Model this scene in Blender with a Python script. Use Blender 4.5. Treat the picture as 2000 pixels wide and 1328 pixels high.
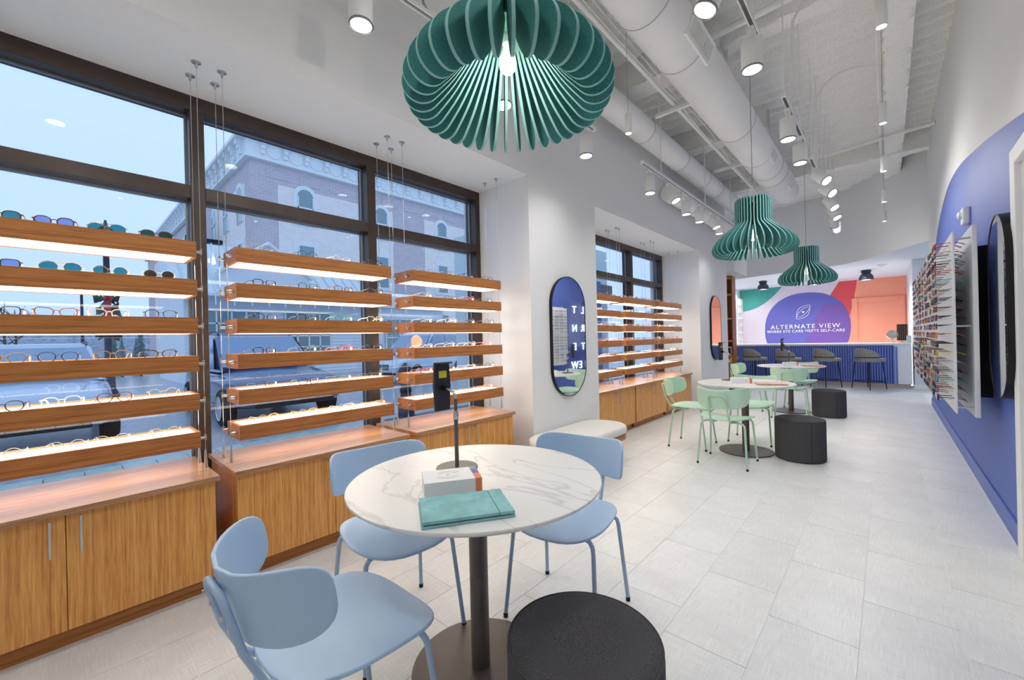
import bpy, math, random
from mathutils import Vector, Matrix, noise
from math import sin, cos, pi, radians, sqrt

for o in list(bpy.data.objects):
    bpy.data.objects.remove(o)
sc = bpy.context.scene
C = sc.collection
RND = random.Random(11)

# ------------------------------------------------------------------ camera
H = 1.28
FPX = 802.4
YAW, PIT, ROL = radians(42.34), radians(-0.047), radians(-1.37)
FWD = Vector((-sin(YAW) * cos(PIT), cos(YAW) * cos(PIT), sin(PIT)))
_r = Vector((cos(YAW), sin(YAW), 0))
_u = _r.cross(FWD)
RT = cos(ROL) * _r + sin(ROL) * _u
UP = -sin(ROL) * _r + cos(ROL) * _u
cam = bpy.data.cameras.new('camera')
cam.sensor_width = 36
cam.lens = FPX / 2000 * 36
cam.clip_start = 0.03
cam.clip_end = 500
co = bpy.data.objects.new('camera', cam)
C.objects.link(co)
co.matrix_world = Matrix(((RT.x, UP.x, -FWD.x, 0), (RT.y, UP.y, -FWD.y, 0), (RT.z, UP.z, -FWD.z, H), (0, 0, 0, 1)))
sc.camera = co

# ------------------------------------------------------------------ sky and exposure
w = bpy.data.worlds.new('sky')
sc.world = w
w.use_nodes = True
nt = w.node_tree
bg = nt.nodes['Background']
tc = nt.nodes.new('ShaderNodeTexCoord')
sep = nt.nodes.new('ShaderNodeSeparateXYZ')
rmp = nt.nodes.new('ShaderNodeValToRGB')
nz = nt.nodes.new('ShaderNodeTexNoise')
nz.inputs['Scale'].default_value = 3
mx = nt.nodes.new('ShaderNodeMath')
mx.operation = 'MULTIPLY_ADD'
mx.inputs[1].default_value = 0.25
nt.links.new(tc.outputs['Generated'], sep.inputs[0])
nt.links.new(tc.outputs['Generated'], nz.inputs['Vector'])
nt.links.new(nz.outputs[0], mx.inputs[0])
nt.links.new(sep.outputs['Z'], mx.inputs[2])
nt.links.new(mx.outputs[0], rmp.inputs[0])
rmp.color_ramp.elements[0].position = 0.0
rmp.color_ramp.elements[0].color = (0.33, 0.45, 0.68, 1)
rmp.color_ramp.elements[1].position = 0.75
rmp.color_ramp.elements[1].color = (0.38, 0.48, 0.64, 1)
nt.links.new(rmp.outputs[0], bg.inputs['Color'])
bg.inputs['Strength'].default_value = 2.1
vs = sc.view_settings
vs.view_transform = 'Standard'
vs.look = 'None'
vs.gamma = 1
vs.use_curve_mapping = False
vs.exposure = -0.07
sc.cycles.max_bounces = 8
sc.cycles.diffuse_bounces = 6
sc.cycles.glossy_bounces = 3
sc.cycles.transparent_max_bounces = 16

# ------------------------------------------------------------------ materials
def lin(c):
    return tuple(((x / 255) / 12.92 if x / 255 <= 0.04045 else ((x / 255 + 0.055) / 1.055) ** 2.4) for x in c)

MATS = {}
def mat(name, rgb, rough=0.5, metal=0.0, emit=0.0, spec=0.5, noise_s=0, noise_a=0.0, bump=0.0, stretch=(1, 1, 1), clear=0.0, detail=4):
    """principled material; optional noise colour variation and fine bump"""
    if name in MATS:
        return MATS[name]
    m = bpy.data.materials.new(name)
    m.use_nodes = True
    n = m.node_tree.nodes
    l = m.node_tree.links
    b = n['Principled BSDF']
    c = lin(rgb)
    b.inputs['Base Color'].default_value = (*c, 1)
    b.inputs['Roughness'].default_value = rough
    b.inputs['Metallic'].default_value = metal
    b.inputs['Specular IOR Level'].default_value = spec
    b.inputs['Coat Weight'].default_value = clear
    if emit:
        b.inputs['Emission Color'].default_value = (*c, 1)
        b.inputs['Emission Strength'].default_value = emit
    if noise_s:
        t = n.new('ShaderNodeTexCoord')
        mp = n.new('ShaderNodeMapping')
        mp.inputs['Scale'].default_value = stretch
        nz = n.new('ShaderNodeTexNoise')
        nz.inputs['Scale'].default_value = noise_s
        nz.inputs['Detail'].default_value = detail
        l.new(t.outputs['Object'], mp.inputs[0])
        l.new(mp.outputs[0], nz.inputs['Vector'])
        if noise_a:
            r = n.new('ShaderNodeValToRGB')
            r.color_ramp.elements[0].position = 0.32
            r.color_ramp.elements[1].position = 0.68
            r.color_ramp.elements[0].color = (*[x * (1 - noise_a) for x in c], 1)
            r.color_ramp.elements[1].color = (*[min(1, x * (1 + noise_a)) for x in c], 1)
            l.new(nz.outputs[0], r.inputs[0])
            l.new(r.outputs[0], b.inputs['Base Color'])
        if bump:
            bm = n.new('ShaderNodeBump')
            bm.inputs['Strength'].default_value = bump
            bm.inputs['Distance'].default_value = 0.01
            l.new(nz.outputs[0], bm.inputs['Height'])
            l.new(bm.outputs[0], b.inputs['Normal'])
    MATS[name] = m
    return m

def glass(name, tint=(1, 1, 1), base=0.04, glossrough=0.0):
    """thin pane: transparent with a Schlick reflection"""
    if name in MATS:
        return MATS[name]
    m = bpy.data.materials.new(name)
    m.use_nodes = True
    n = m.node_tree.nodes
    l = m.node_tree.links
    n.remove(n['Principled BSDF'])
    out = n['Material Output']
    tr = n.new('ShaderNodeBsdfTransparent')
    tr.inputs[0].default_value = (*tint, 1)
    gl = n.new('ShaderNodeBsdfGlossy')
    gl.inputs['Roughness'].default_value = glossrough
    ge = n.new('ShaderNodeNewGeometry')
    dt = n.new('ShaderNodeVectorMath')
    dt.operation = 'DOT_PRODUCT'
    l.new(ge.outputs['Incoming'], dt.inputs[0])
    l.new(ge.outputs['Normal'], dt.inputs[1])
    ab = n.new('ShaderNodeMath'); ab.operation = 'ABSOLUTE'
    l.new(dt.outputs['Value'], ab.inputs[0])
    sb = n.new('ShaderNodeMath'); sb.operation = 'SUBTRACT'; sb.inputs[0].default_value = 1
    l.new(ab.outputs[0], sb.inputs[1])
    pw = n.new('ShaderNodeMath'); pw.operation = 'POWER'; pw.inputs[1].default_value = 5
    l.new(sb.outputs[0], pw.inputs[0])
    ma = n.new('ShaderNodeMath'); ma.operation = 'MULTIPLY_ADD'
    ma.inputs[1].default_value = 1 - base; ma.inputs[2].default_value = base
    l.new(pw.outputs[0], ma.inputs[0])
    mi = n.new('ShaderNodeMixShader')
    l.new(ma.outputs[0], mi.inputs[0]); l.new(tr.outputs[0], mi.inputs[1]); l.new(gl.outputs[0], mi.inputs[2])
    l.new(mi.outputs[0], out.inputs[0])
    MATS[name] = m
    return m

def wood(name, c1, c2, c3, axis, rough=0.38):
    """bamboo: fine strips with short fibres running along an axis"""
    m = bpy.data.materials.new(name)
    m.use_nodes = True
    n = m.node_tree.nodes
    l = m.node_tree.links
    b = n['Principled BSDF']
    b.inputs['Roughness'].default_value = rough
    t = n.new('ShaderNodeTexCoord')
    def layer(sc_long, sc_cross, scale, detail):
        mp = n.new('ShaderNodeMapping')
        s = [sc_cross] * 3
        s[axis] = sc_long
        mp.inputs['Scale'].default_value = s
        nz = n.new('ShaderNodeTexNoise')
        nz.inputs['Scale'].default_value = scale
        nz.inputs['Detail'].default_value = detail
        nz.inputs['Roughness'].default_value = 0.65
        l.new(t.outputs['Object'], mp.inputs[0]); l.new(mp.outputs[0], nz.inputs['Vector'])
        return nz
    a = layer(0.06, 2.6, 26, 3)
    bb = layer(0.30, 7.0, 22, 2)
    mi = n.new('ShaderNodeMix'); mi.data_type = 'FLOAT'; mi.inputs[0].default_value = 0.45
    l.new(a.outputs[0], mi.inputs[2]); l.new(bb.outputs[0], mi.inputs[3])
    r = n.new('ShaderNodeValToRGB')
    r.color_ramp.elements[0].position = 0.36; r.color_ramp.elements[0].color = (*lin(c1), 1)
    r.color_ramp.elements[1].position = 0.66; r.color_ramp.elements[1].color = (*lin(c3), 1)
    e = r.color_ramp.elements.new(0.5); e.color = (*lin(c2), 1)
    l.new(mi.outputs[0], r.inputs[0]); l.new(r.outputs[0], b.inputs['Base Color'])
    MATS[name] = m
    return m

# ------------------------------------------------------------------ mesh builder
class MB:
    def __init__(s):
        s.v, s.f, s.m, s.cur = [], [], [], 0
    def add(s, v, f):
        o = len(s.v)
        s.v += [tuple(p) for p in v]
        s.f += [tuple(i + o for i in q) for q in f]
        s.m += [s.cur] * len(f)
        return s
    def box(s, x0, x1, y0, y1, z0, z1, M=None):
        v = [Vector(p) for p in ((x0, y0, z0), (x1, y0, z0), (x1, y1, z0), (x0, y1, z0), (x0, y0, z1), (x1, y0, z1), (x1, y1, z1), (x0, y1, z1))]
        if M is not None:
            v = [M @ p for p in v]
        return s.add(v, ((0, 3, 2, 1), (4, 5, 6, 7), (0, 1, 5, 4), (1, 2, 6, 5), (2, 3, 7, 6), (3, 0, 4, 7)))
    def tube(s, pts, r, n=8, closed=False, caps=True):
        pts = [Vector(p) for p in pts]
        k = len(pts)
        rs = r if isinstance(r, (list, tuple)) else [r] * k
        rings = []
        ref = None
        for i, p in enumerate(pts):
            a = pts[(i - 1) % k] if (closed or i > 0) else p
            b = pts[(i + 1) % k] if (closed or i < k - 1) else p
            t = (b - a).normalized()
            if ref is None:
                ref = Vector((0, 0, 1)) if abs(t.z) < 0.9 else Vector((1, 0, 0))
            n1 = (ref - t * ref.dot(t)).normalized()
            ref = n1
            n2 = t.cross(n1)
            rings.append([p + rs[i] * (cos(2 * pi * j / n) * n1 + sin(2 * pi * j / n) * n2) for j in range(n)])
        v = [q for g in rings for q in g]
        f = []
        for i in range(k if closed else k - 1):
            a, b = i * n, ((i + 1) % k) * n
            for j in range(n):
                f.append((a + j, a + (j + 1) % n, b + (j + 1) % n, b + j))
        if caps and not closed:
            f.append(tuple(range(n))[::-1])
            f.append(tuple((k - 1) * n + j for j in range(n)))
        return s.add(v, f)
    def lathe(s, prof, n=32, c=(0, 0, 0), M=None, close=True):
        v, f = [], []
        for r, z in prof:
            for j in range(n):
                p = Vector((r * cos(2 * pi * j / n), r * sin(2 * pi * j / n), z))
                if M is not None:
                    p = M @ p
                v.append(p + Vector(c))
        k = len(prof)
        for i in range(k - 1):
            for j in range(n):
                f.append((i * n + j, i * n + (j + 1) % n, (i + 1) * n + (j + 1) % n, (i + 1) * n + j))
        if close:
            f.append(tuple(range(n))[::-1])
            f.append(tuple((k - 1) * n + j for j in range(n)))
        return s.add(v, f)
    def prism(s, poly, fn, t0, t1):
        """poly of 2D points; fn(a,b,t) -> 3D"""
        k = len(poly)
        v = [fn(a, b, t0) for a, b in poly] + [fn(a, b, t1) for a, b in poly]
        f = [tuple(range(k))[::-1], tuple(range(k, 2 * k))]
        f += [(i, (i + 1) % k, k + (i + 1) % k, k + i) for i in range(k)]
        return s.add(v, f)
    def grid(s, fn, nu, nv, thick=None):
        v = [fn(i / nu, j / nv) for i in range(nu + 1) for j in range(nv + 1)]
        f = [(i * (nv + 1) + j, (i + 1) * (nv + 1) + j, (i + 1) * (nv + 1) + j + 1, i * (nv + 1) + j + 1) for i in range(nu) for j in range(nv)]
        return s.add(v, f)
    def mesh(s, name, mats, smooth=False):
        me = bpy.data.meshes.new(name)
        me.from_pydata([tuple(p) for p in s.v], [], s.f)
        for m in (mats if isinstance(mats, (list, tuple)) else [mats]):
            me.materials.append(m)
        if s.cur or any(s.m):
            me.polygons.foreach_set('material_index', s.m)
        if smooth:
            me.polygons.foreach_set('use_smooth', [True] * len(me.polygons))
            try:
                me.set_sharp_from_angle(angle=radians(smooth if smooth is not True else 40))
            except Exception:
                pass
        me.update()
        return me

def link(name, data, parent=None, loc=(0, 0, 0), rz=0.0, rot=None):
    o = bpy.data.objects.new(name, data)
    C.objects.link(o)
    o.location = loc
    o.rotation_euler = rot if rot else (0, 0, rz)
    if parent:
        o.parent = parent
    return o

def obj(name, mb, m, parent=None, loc=(0, 0, 0), rz=0.0, smooth=False, bevel=0, seg=2, sub=0, rot=None):
    o = link(name, mb.mesh(name, m, smooth) if isinstance(mb, MB) else mb, parent, loc, rz, rot)
    if bevel:
        b = o.modifiers.new('bevel', 'BEVEL')
        b.width = bevel; b.segments = seg; b.limit_method = 'ANGLE'; b.angle_limit = radians(40)
    if sub:
        b = o.modifiers.new('sub', 'SUBSURF')
        b.levels = b.render_levels = sub
    return o

def tag(o, label, cat, group=None):
    o['label'] = label; o['category'] = cat
    if group:
        o['group'] = group
    return o

def thing(name, label, cat, loc=(0, 0, 0), rz=0.0, group=None, rot=None):
    o = link(name, None, None, loc, rz, rot)
    o.empty_display_size = 0.1
    return tag(o, label, cat, group)

def struct(o):
    o['kind'] = 'structure'
    return o

KIDS = {}
def copy_tree(o, parent=None, loc=None, rz=None, label=None):
    c = o.copy()
    C.objects.link(c)
    if parent is not None:
        c.parent = parent
    if loc is not None:
        c.location = loc
    if rz is not None:
        c.rotation_euler = (0, 0, rz)
    if label:
        c['label'] = label
    for ch in list(o.children):
        copy_tree(ch, c)
    return c

def text_mesh(name, s, size, m, depth=0.004, sx=1.0, space=1.0, align='CENTER', bold=0.0):
    cu = bpy.data.curves.new(name, 'FONT')
    cu.body = s; cu.size = size; cu.extrude = depth; cu.align_x = align; cu.align_y = 'CENTER'
    cu.space_character = space; cu.offset = bold
    t = bpy.data.objects.new(name, cu)
    C.objects.link(t)
    bpy.context.view_layer.update()
    me = bpy.data.meshes.new_from_object(t.evaluated_get(bpy.context.evaluated_depsgraph_get()))
    me.name = name
    for v in me.vertices:
        v.co.x *= sx
    me.materials.clear(); me.materials.append(m)
    bpy.data.objects.remove(t); bpy.data.curves.remove(cu)
    return me

def ray(x, y):
    return FWD * FPX + RT * (x - 1000) - UP * (y - 664)
def hx(x, y, X):
    d = ray(x, y); return Vector((0, 0, H)) + d * (X / d.x)
def hy(x, y, Y):
    d = ray(x, y); return Vector((0, 0, H)) + d * (Y / d.y)
def hz(x, y, z):
    d = ray(x, y); return Vector((0, 0, H)) + d * ((z - H) / d.z)

def arc(cx, cy, r, a0, a1, n):
    return [(cx + r * cos(a0 + (a1 - a0) * i / n), cy + r * sin(a0 + (a1 - a0) * i / n)) for i in range(n + 1)]

ORD = ['first', 'second', 'third', 'fourth', 'fifth', 'sixth', 'seventh', 'eighth', 'ninth', 'tenth', 'eleventh', 'twelfth', 'thirteenth', 'fourteenth', 'fifteenth', 'sixteenth', 'seventeenth', 'eighteenth', 'nineteenth', 'twentieth']

# shared materials
M_wall = mat('wall_paint', (236, 236, 236), 0.75, noise_s=60, noise_a=0.012, bump=0.03)
M_white = mat('white_paint', (242, 242, 242), 0.6)
M_trim = mat('white_metal', (242, 243, 241), 0.35)
M_black = mat('black_metal', (32, 30, 30), 0.4, 0.4)
M_bronze = mat('bronze_frame', (70, 58, 52), 0.38, 0.35, noise_s=9, noise_a=0.12)
M_dark = mat('dark_brown_metal', (98, 90, 86), 0.42, 0.15)
M_steel = mat('brushed_steel', (205, 205, 203), 0.28, 0.95)
M_glass = glass('window_glass', (0.93, 0.97, 1.0), 0.045)
M_clear = glass('clear_acrylic', (0.97, 0.98, 0.99), 0.05)
M_lens = glass('clear_lens', (0.97, 0.99, 1.0), 0.04)
M_door = wood('bamboo_vertical', (192, 120, 56), (224, 156, 80), (238, 184, 108), 2)
M_shelf = wood('bamboo_shelf', (144, 86, 38), (178, 112, 54), (200, 136, 70), 1)
M_top = wood('bamboo_worktop', (150, 104, 70), (180, 132, 94), (198, 154, 116), 1, 0.25)
M_mirror = mat('mirror_glass', (235, 238, 240), 0.02, 1.0)
M_lamp = mat('lamp_face', (255, 252, 246), 0.5, emit=14)

# ================================================================== THE ROOM
XP = -2.52            # face of the window piers
XW = -3.20            # inner face of window frames
XR = 0.56             # right wall
ZS = 2.86             # window-niche soffit
ZC = 4.55             # sprayed deck
YB = 16.0             # mural wall
ZB = 2.81             # lowered bar ceiling
YE = 9.9              # far end of the right wall

# floor: grout bed with single tiles
floor = struct(obj('floor', MB().box(-4.1, 2.4, -3.2, YB + .1, -0.14, -0.002), mat('grout', (232, 233, 233), 0.9)))
tile_mats = []
for i in range(3):
    m = bpy.data.materials.new('linen_tile_%d' % i)
    m.use_nodes = True
    n = m.node_tree.nodes; l = m.node_tree.links
    b = n['Principled BSDF']
    b.inputs['Roughness'].default_value = 0.36
    t = n.new('ShaderNodeTexCoord')
    def thread(sx, sy):
        mp = n.new('ShaderNodeMapping'); mp.inputs['Scale'].default_value = (sx, sy, 1)
        mp.inputs['Location'].default_value = (i * 3.7, i * 1.9, 0)
        z = n.new('ShaderNodeTexNoise'); z.inputs['Scale'].default_value = 1.0; z.inputs['Detail'].default_value = 2
        l.new(t.outputs['Object'], mp.inputs[0]); l.new(mp.outputs[0], z.inputs['Vector'])
        return z
    a, bb, cc = thread(420, 9), thread(9, 420), thread(3, 3)
    ad = n.new('ShaderNodeMath'); ad.operation = 'ADD'
    l.new(a.outputs[0], ad.inputs[0]); l.new(bb.outputs[0], ad.inputs[1])
    ad2 = n.new('ShaderNodeMath'); ad2.operation = 'MULTIPLY_ADD'; ad2.inputs[1].default_value = 0.5
    l.new(cc.outputs[0], ad2.inputs[0]); l.new(ad.outputs[0], ad2.inputs[2])
    r = n.new('ShaderNodeValToRGB')
    k = (0, -3, 3)[i]
    r.color_ramp.elements[0].position = 0.75; r.color_ramp.elements[0].color = (*lin((216 + k, 217 + k, 217 + k)), 1)
    r.color_ramp.elements[1].position = 1.6; r.color_ramp.elements[1].color = (*lin((234 + k, 235 + k, 235 + k)), 1)
    r.color_ramp.elements[1].position = 1.0
    sc_ = n.new('ShaderNodeMath'); sc_.operation = 'MULTIPLY'; sc_.inputs[1].default_value = 0.7
    l.new(ad2.outputs[0], sc_.inputs[0]); l.new(sc_.outputs[0], r.inputs[0]); l.new(r.outputs[0], b.inputs['Base Color'])
    tile_mats.append(m)
TW, TL, G = 0.3163, 0.602, 0.004
tmesh = {}
ntile = 0
for k in range(-10, 2):
    x0, x1 = 0.2146 + (k - 1) * TW, 0.2146 + k * TW
    x1 = min(x1, XR)
    y = (2.548 - k * TL / 3 - 0.0) % TL - 2 * TL
    while y < 12.9:
        ya, yb = max(y, -0.8), min(y + TL, 12.9)
        if yb - ya > 0.1:
            key = (round(x1 - x0, 3), round(yb - ya, 3), RND.randrange(3))
            if key not in tmesh:
                tmesh[key] = MB().box(-(x1 - x0) / 2 + G / 2, (x1 - x0) / 2 - G / 2, -(yb - ya) / 2 + G / 2, (yb - ya) / 2 - G / 2, -0.009, 0).mesh('tile', tile_mats[key[2]])
            link('tile', tmesh[key], floor, ((x0 + x1) / 2, (ya + yb) / 2, 0)); ntile += 1
        y += TL

# left wall with two window niches
mb = MB()
mb.box(XW - .25, XP, -3.2, -1.35, 0, ZC + .3)                 # solid stretch beside the near window, behind the camera
mb.box(XW - .25, XP, -1.35, 3.045, ZS, ZC + .3)
mb.box(XW - .25, XP, 3.045, 4.27, 0, ZC + .3)
mb.box(XW - .25, XP, 4.27, 7.9, ZS - .03, ZC + .3)
mb.box(XW - .25, XP, 7.9, 9.66, 0, ZC + .3)
mb.box(XW - .05, XW + .02, -1.35, 3.045, 0, .1)
mb.box(XW - .05, XW + .02, 4.27, 7.9, 0, .1)
struct(obj('wall_left', mb, M_wall))
struct(obj('wall_front', MB().box(-3.6, .9, -3.4, -3.2, 0, ZC + .3), M_wall))

# right wall, its painted arch, skirting and door casing
wall_r = struct(obj('wall_right', MB().box(XR, XR + .2, -3.2, YE, 0, ZC + .3), M_wall))
M_blue = mat('blue_wall_paint', (88, 110, 190), 0.55, noise_s=40, noise_a=0.02)
arch = [(9.9, 0.12), (9.9, 1.3), (9.7, 1.75), (9.3, 2.12), (8.87, 2.385), (8.47, 2.625), (7.9, 2.80), (7.3, 2.905), (6.8, 2.935), (6.25, 2.91), (5.7, 2.845), (5.16, 2.755), (4.6, 2.655), (4.12, 2.56), (3.46, 2.42), (2.9, 2.28), (2.2, 2.05), (1.6, 1.75), (1.2, 1.3), (1.05, 0.7), (1.05, 0.12)]
sm = []
for i in range(len(arch) - 1):
    p0, p1, p2, p3 = (arch[max(i - 1, 0)], arch[i], arch[i + 1], arch[min(i + 2, len(arch) - 1)])
    for q in range(4):
        t = q / 4
        sm.append(tuple(0.5 * ((2 * p1[c]) + (-p0[c] + p2[c]) * t + (2 * p0[c] - 5 * p1[c] + 4 * p2[c] - p3[c]) * t * t + (-p0[c] + 3 * p1[c] - 3 * p2[c] + p3[c]) * t ** 3) for c in (0, 1)))
sm.append(arch[-1])
sm = [(min(max(a, 1.05), 9.9), max(b, .12)) for a, b in sm]
obj('painted_arch', MB().prism(sm, lambda a, b, t: (t, a, b), XR - .002, XR), M_blue, wall_r)
struct(obj('baseboard_right', MB().box(XR - .014, XR, 3.63, YE, 0, .125), mat('blue_skirting', (84, 108, 188), 0.4), bevel=.004))
d = struct(obj('door_1', MB().box(XR - .006, XR - .001, 2.7, 3.52, 0, 2.18), mat('door_white', (226, 227, 228), 0.45)))
for a, b_, c_, e in ((3.52, 3.63, 0, 2.27), (2.6, 2.7, 0, 2.27), (2.7, 3.52, 2.18, 2.27)):
    obj('casing', MB().box(XR - .03, XR - .001, a, b_, c_, e), M_white, d, bevel=.004)
obj('handle', MB().tube([(XR - .01, 2.78, 1.0), (XR - .06, 2.78, 1.0), (XR - .06, 2.89, 1.0)], .01), M_steel, d, smooth=True)

# far end: bar recess
M_barwall = mat('bar_white', (222, 226, 232), 0.6)
struct(obj('wall_side_1', MB().box(.44, 2.4, 12.46, YB, 0, ZB), M_barwall))
struct(obj('baseboard_1', MB().box(.425, 2.4, 12.44, 12.46, 0, .1), M_white))
struct(obj('wall_side_2', MB().box(2.3, 2.4, YE, 12.46, 0, ZC), M_wall))
struct(obj('wall_side_3', MB().box(-4.0, -3.76, 9.66, YB, 0, ZC), M_barwall))
# curved bulkhead and lowered bar ceiling
curve = [(2.4, 7.9), (1.4, 8.2), (.62, 8.80), (.33, 9.27), (.09, 9.70), (-.13, 10.12), (-.34, 10.46), (-.58, 10.72), (-.9, 10.9), (-1.3, 11.0), (-1.76, 11.09), (-2.2, 11.2), (-2.84, 11.42), (-3.4, 11.6)]
cv = [c for c in curve if c[0] < .8]
cv = [(0.70, 8.70)] + cv
cv = [(a * 1.117, b * 1.117) for a, b in cv]
mb = MB()
mb.prism(cv + [(a, b + .12) for a, b in cv[::-1]], lambda a, b, t: (a, b, t), ZB, ZC + .2)
struct(obj('wall_bulkhead', mb, M_wall, smooth=30))
mb = MB()
mb.prism([(a, b + .01) for a, b in cv] + [(-3.9, YB), (2.4, YB), (2.4, 9.72)], lambda a, b, t: (a, b, t), ZB + .002, ZB + .07)
struct(obj('ceiling_bar', mb, mat('bar_ceiling', (226, 231, 238), 0.7)))
struct(obj('wall_soffit_box', MB().box(-3.76, -2.36, 9.66, 10.7, 2.62, 3.2), M_wall))

# mural wall
mural = struct(obj('wall_back', MB().box(-3.9, .5, YB, YB + .15, 0, ZB + .05), mat('mural_lilac', (224, 214, 224), 0.6)))
SM = 1.119
def MP(a, b):
    return (a * SM, H + (b - H) * SM)
def flat(name, poly, rgb, k):
    obj(name, MB().prism([MP(*p) for p in poly], lambda a, b, t: (a, t, b), YB - .0012 * k, YB), mat('mural_' + name, rgb, 0.6), mural)
Z0 = 1.0
flat('mural_teal_shape', [(-3.36, 2.64), (-3.36, 1.98)] + [(-3.36 + 1.12 * t, 1.97 + .02 * t + .66 * t ** 2.2) for t in [i / 14 for i in range(1, 15)]], (66, 160, 148), 1)
def bow(a0, a1, z0, z1, k, n=12):
    return [(a0 + (a1 - a0) * t + k * sin(pi * t), z0 + (z1 - z0) * t) for t in [i / n for i in range(n + 1)]]
redL = bow(-1.75, -.92, .9, 2.66, -.06)
redR = bow(-.98, -.55, .9, 2.66, .06)
flat('mural_orange_shape', redR[::1] + [(.42, 2.66), (.42, .9)], (255, 168, 138), 1)
flat('mural_red_shape', redL + redR[::-1], (226, 84, 90), 2)
circ = []
for i in range(72):
    a = 2 * pi * i / 72
    ex = 2.25
    x = 1.0 * abs(cos(a)) ** (2 / ex) * (1 if cos(a) >= 0 else -1)
    z = 1.02 * abs(sin(a)) ** (2 / ex) * (1 if sin(a) >= 0 else -1)
    circ.append((-1.70 + x + 0.10 * z * 0.3, 1.40 + z))
circ = [(a, max(b, .9)) for a, b in circ]
flat('mural_violet_disc', circ, (104, 104, 188), 3)
ov = []
for i in range(0, 25):
    t = i / 24
    z = .9 + (2.05 - .9) * t
    ov.append((-1.75 + .83 * (z - .9) / 1.76 - .06 * sin(pi * (z - .9) / 1.76), z))
dr = [p for p in circ if p[0] > -1.25 and p[1] > .9]
dr = sorted(dr, key=lambda p: -p[1])
dr = [p for p in dr if p[1] < 2.12 and p[0] > -1.2]
flat('mural_purple_overlap', ov + dr + [(-.98, .9)], (122, 90, 172), 4)
# lettering and eye emblem
M_sign = mat('sign_white', (250, 248, 250), 0.5)
for s_, z, size, sx, sp in (('ALTERNATE VIEW', 1.455, .17, 1.38, 1.22), ('WHERE EYE CARE MEETS SELF-CARE', 1.325, .108, 1.28, 1.12)):
    me = text_mesh('sign_text', s_, size * SM, M_sign, .012, sx, sp, bold=.001)
    xs = [v.co.x for v in me.vertices]; wd = max(xs) - min(xs)
    want = (1.63 if z > 1.4 else 1.82) * SM
    for v in me.vertices:
        v.co.x *= want / wd
    obj('sign_lettering', me, None, mural, (-1.735 * SM, YB - .02, H + (z - H) * SM), rot=(pi / 2, 0, 0))
mb = MB()
ec = MP(-1.745, 1.87)
def eyep(pts):
    return [(ec[0] + a, YB - .012, ec[1] + b) for a, b in pts]
TL_, BR_ = .19, .22
def leaf(x0, z0, x1, z1, b1, b2, n=16):
    top = [(x0 + (x1 - x0) * t - b1 * sin(pi * t), z0 + (z1 - z0) * t + b1 * sin(pi * t)) for t in [i / n for i in range(n + 1)]]
    bot = [(x1 + (x0 - x1) * t + b2 * sin(pi * t), z1 + (z0 - z1) * t - b2 * sin(pi * t)) for t in [i / n for i in range(1, n)]]
    return top + bot
mb.tube(eyep(leaf(-.18, -.22, .18, .22, .11, .11)), .007, 6, True)
mb.tube(eyep([(-.18, -.10 + .0 * 0)] + [(-.18 + .36 * t, -.12 + .26 * t + .10 * sin(pi * t)) for t in [i / 12 for i in range(13)]]), .006, 6)
mb.tube(eyep([(-.18 + .36 * t, -.14 + .26 * t - .10 * sin(pi * t)) for t in [i / 12 for i in range(13)]]), .006, 6)
mb.lathe([(.001, 0), (.034, 0), (.034, .01), (.001, .01)], 20, (ec[0], YB - .012, ec[1]), Matrix.Rotation(pi / 2, 4, 'X'))
obj('eye_emblem', mb, M_sign, mural)
# recessed orange door in the mural wall
dm = mat('door_orange', (252, 164, 134), 0.5)
d2 = struct(obj('door_2', MB().box(-.62, .28, YB - .012, YB - .002, .0, 2.14), dm))
for a, b_, c_, e in ((-.75, -.62, 0, 2.27), (.28, .41, 0, 2.27), (-.62, .28, 2.14, 2.27)):
    obj('casing', MB().box(a, b_, YB - .045, YB - .002, c_, e), dm, d2, bevel=.008)

# ------------------------------------------------------------------ sprayed ceiling deck and beams
def fbm(p, s):
    p = Vector(p)
    return noise.noise(p * s) + .5 * noise.noise(p * s * 2.1) + .3 * noise.noise(p * s * 4.7)
M_spray = mat('sprayed_foam', (250, 248, 243), 0.95, noise_s=70, noise_a=0.08, bump=0.45, detail=6)
def deck(u, v):
    x, y = -3.6 + u * 5.9, 0.2 + v * 13.0
    ph = (y / .24) % 1.0
    rib = .5 - .5 * cos(2 * pi * ph)
    rib = rib * rib * (3 - 2 * rib)
    return (x, y, ZC - .08 * rib + .022 * fbm((x, y, 0), 9) + .02 * fbm((x, y, 3), 2.5))
struct(obj('ceiling', MB().grid(lambda u, v: (lambda p: p)(deck(u, 1 - v)), 150, 760), M_spray, smooth=80))
struct(obj('ceiling_near', MB().box(-3.5, XR + .2, -3.4, .2, ZC - .02, ZC + .1), M_spray))
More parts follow.
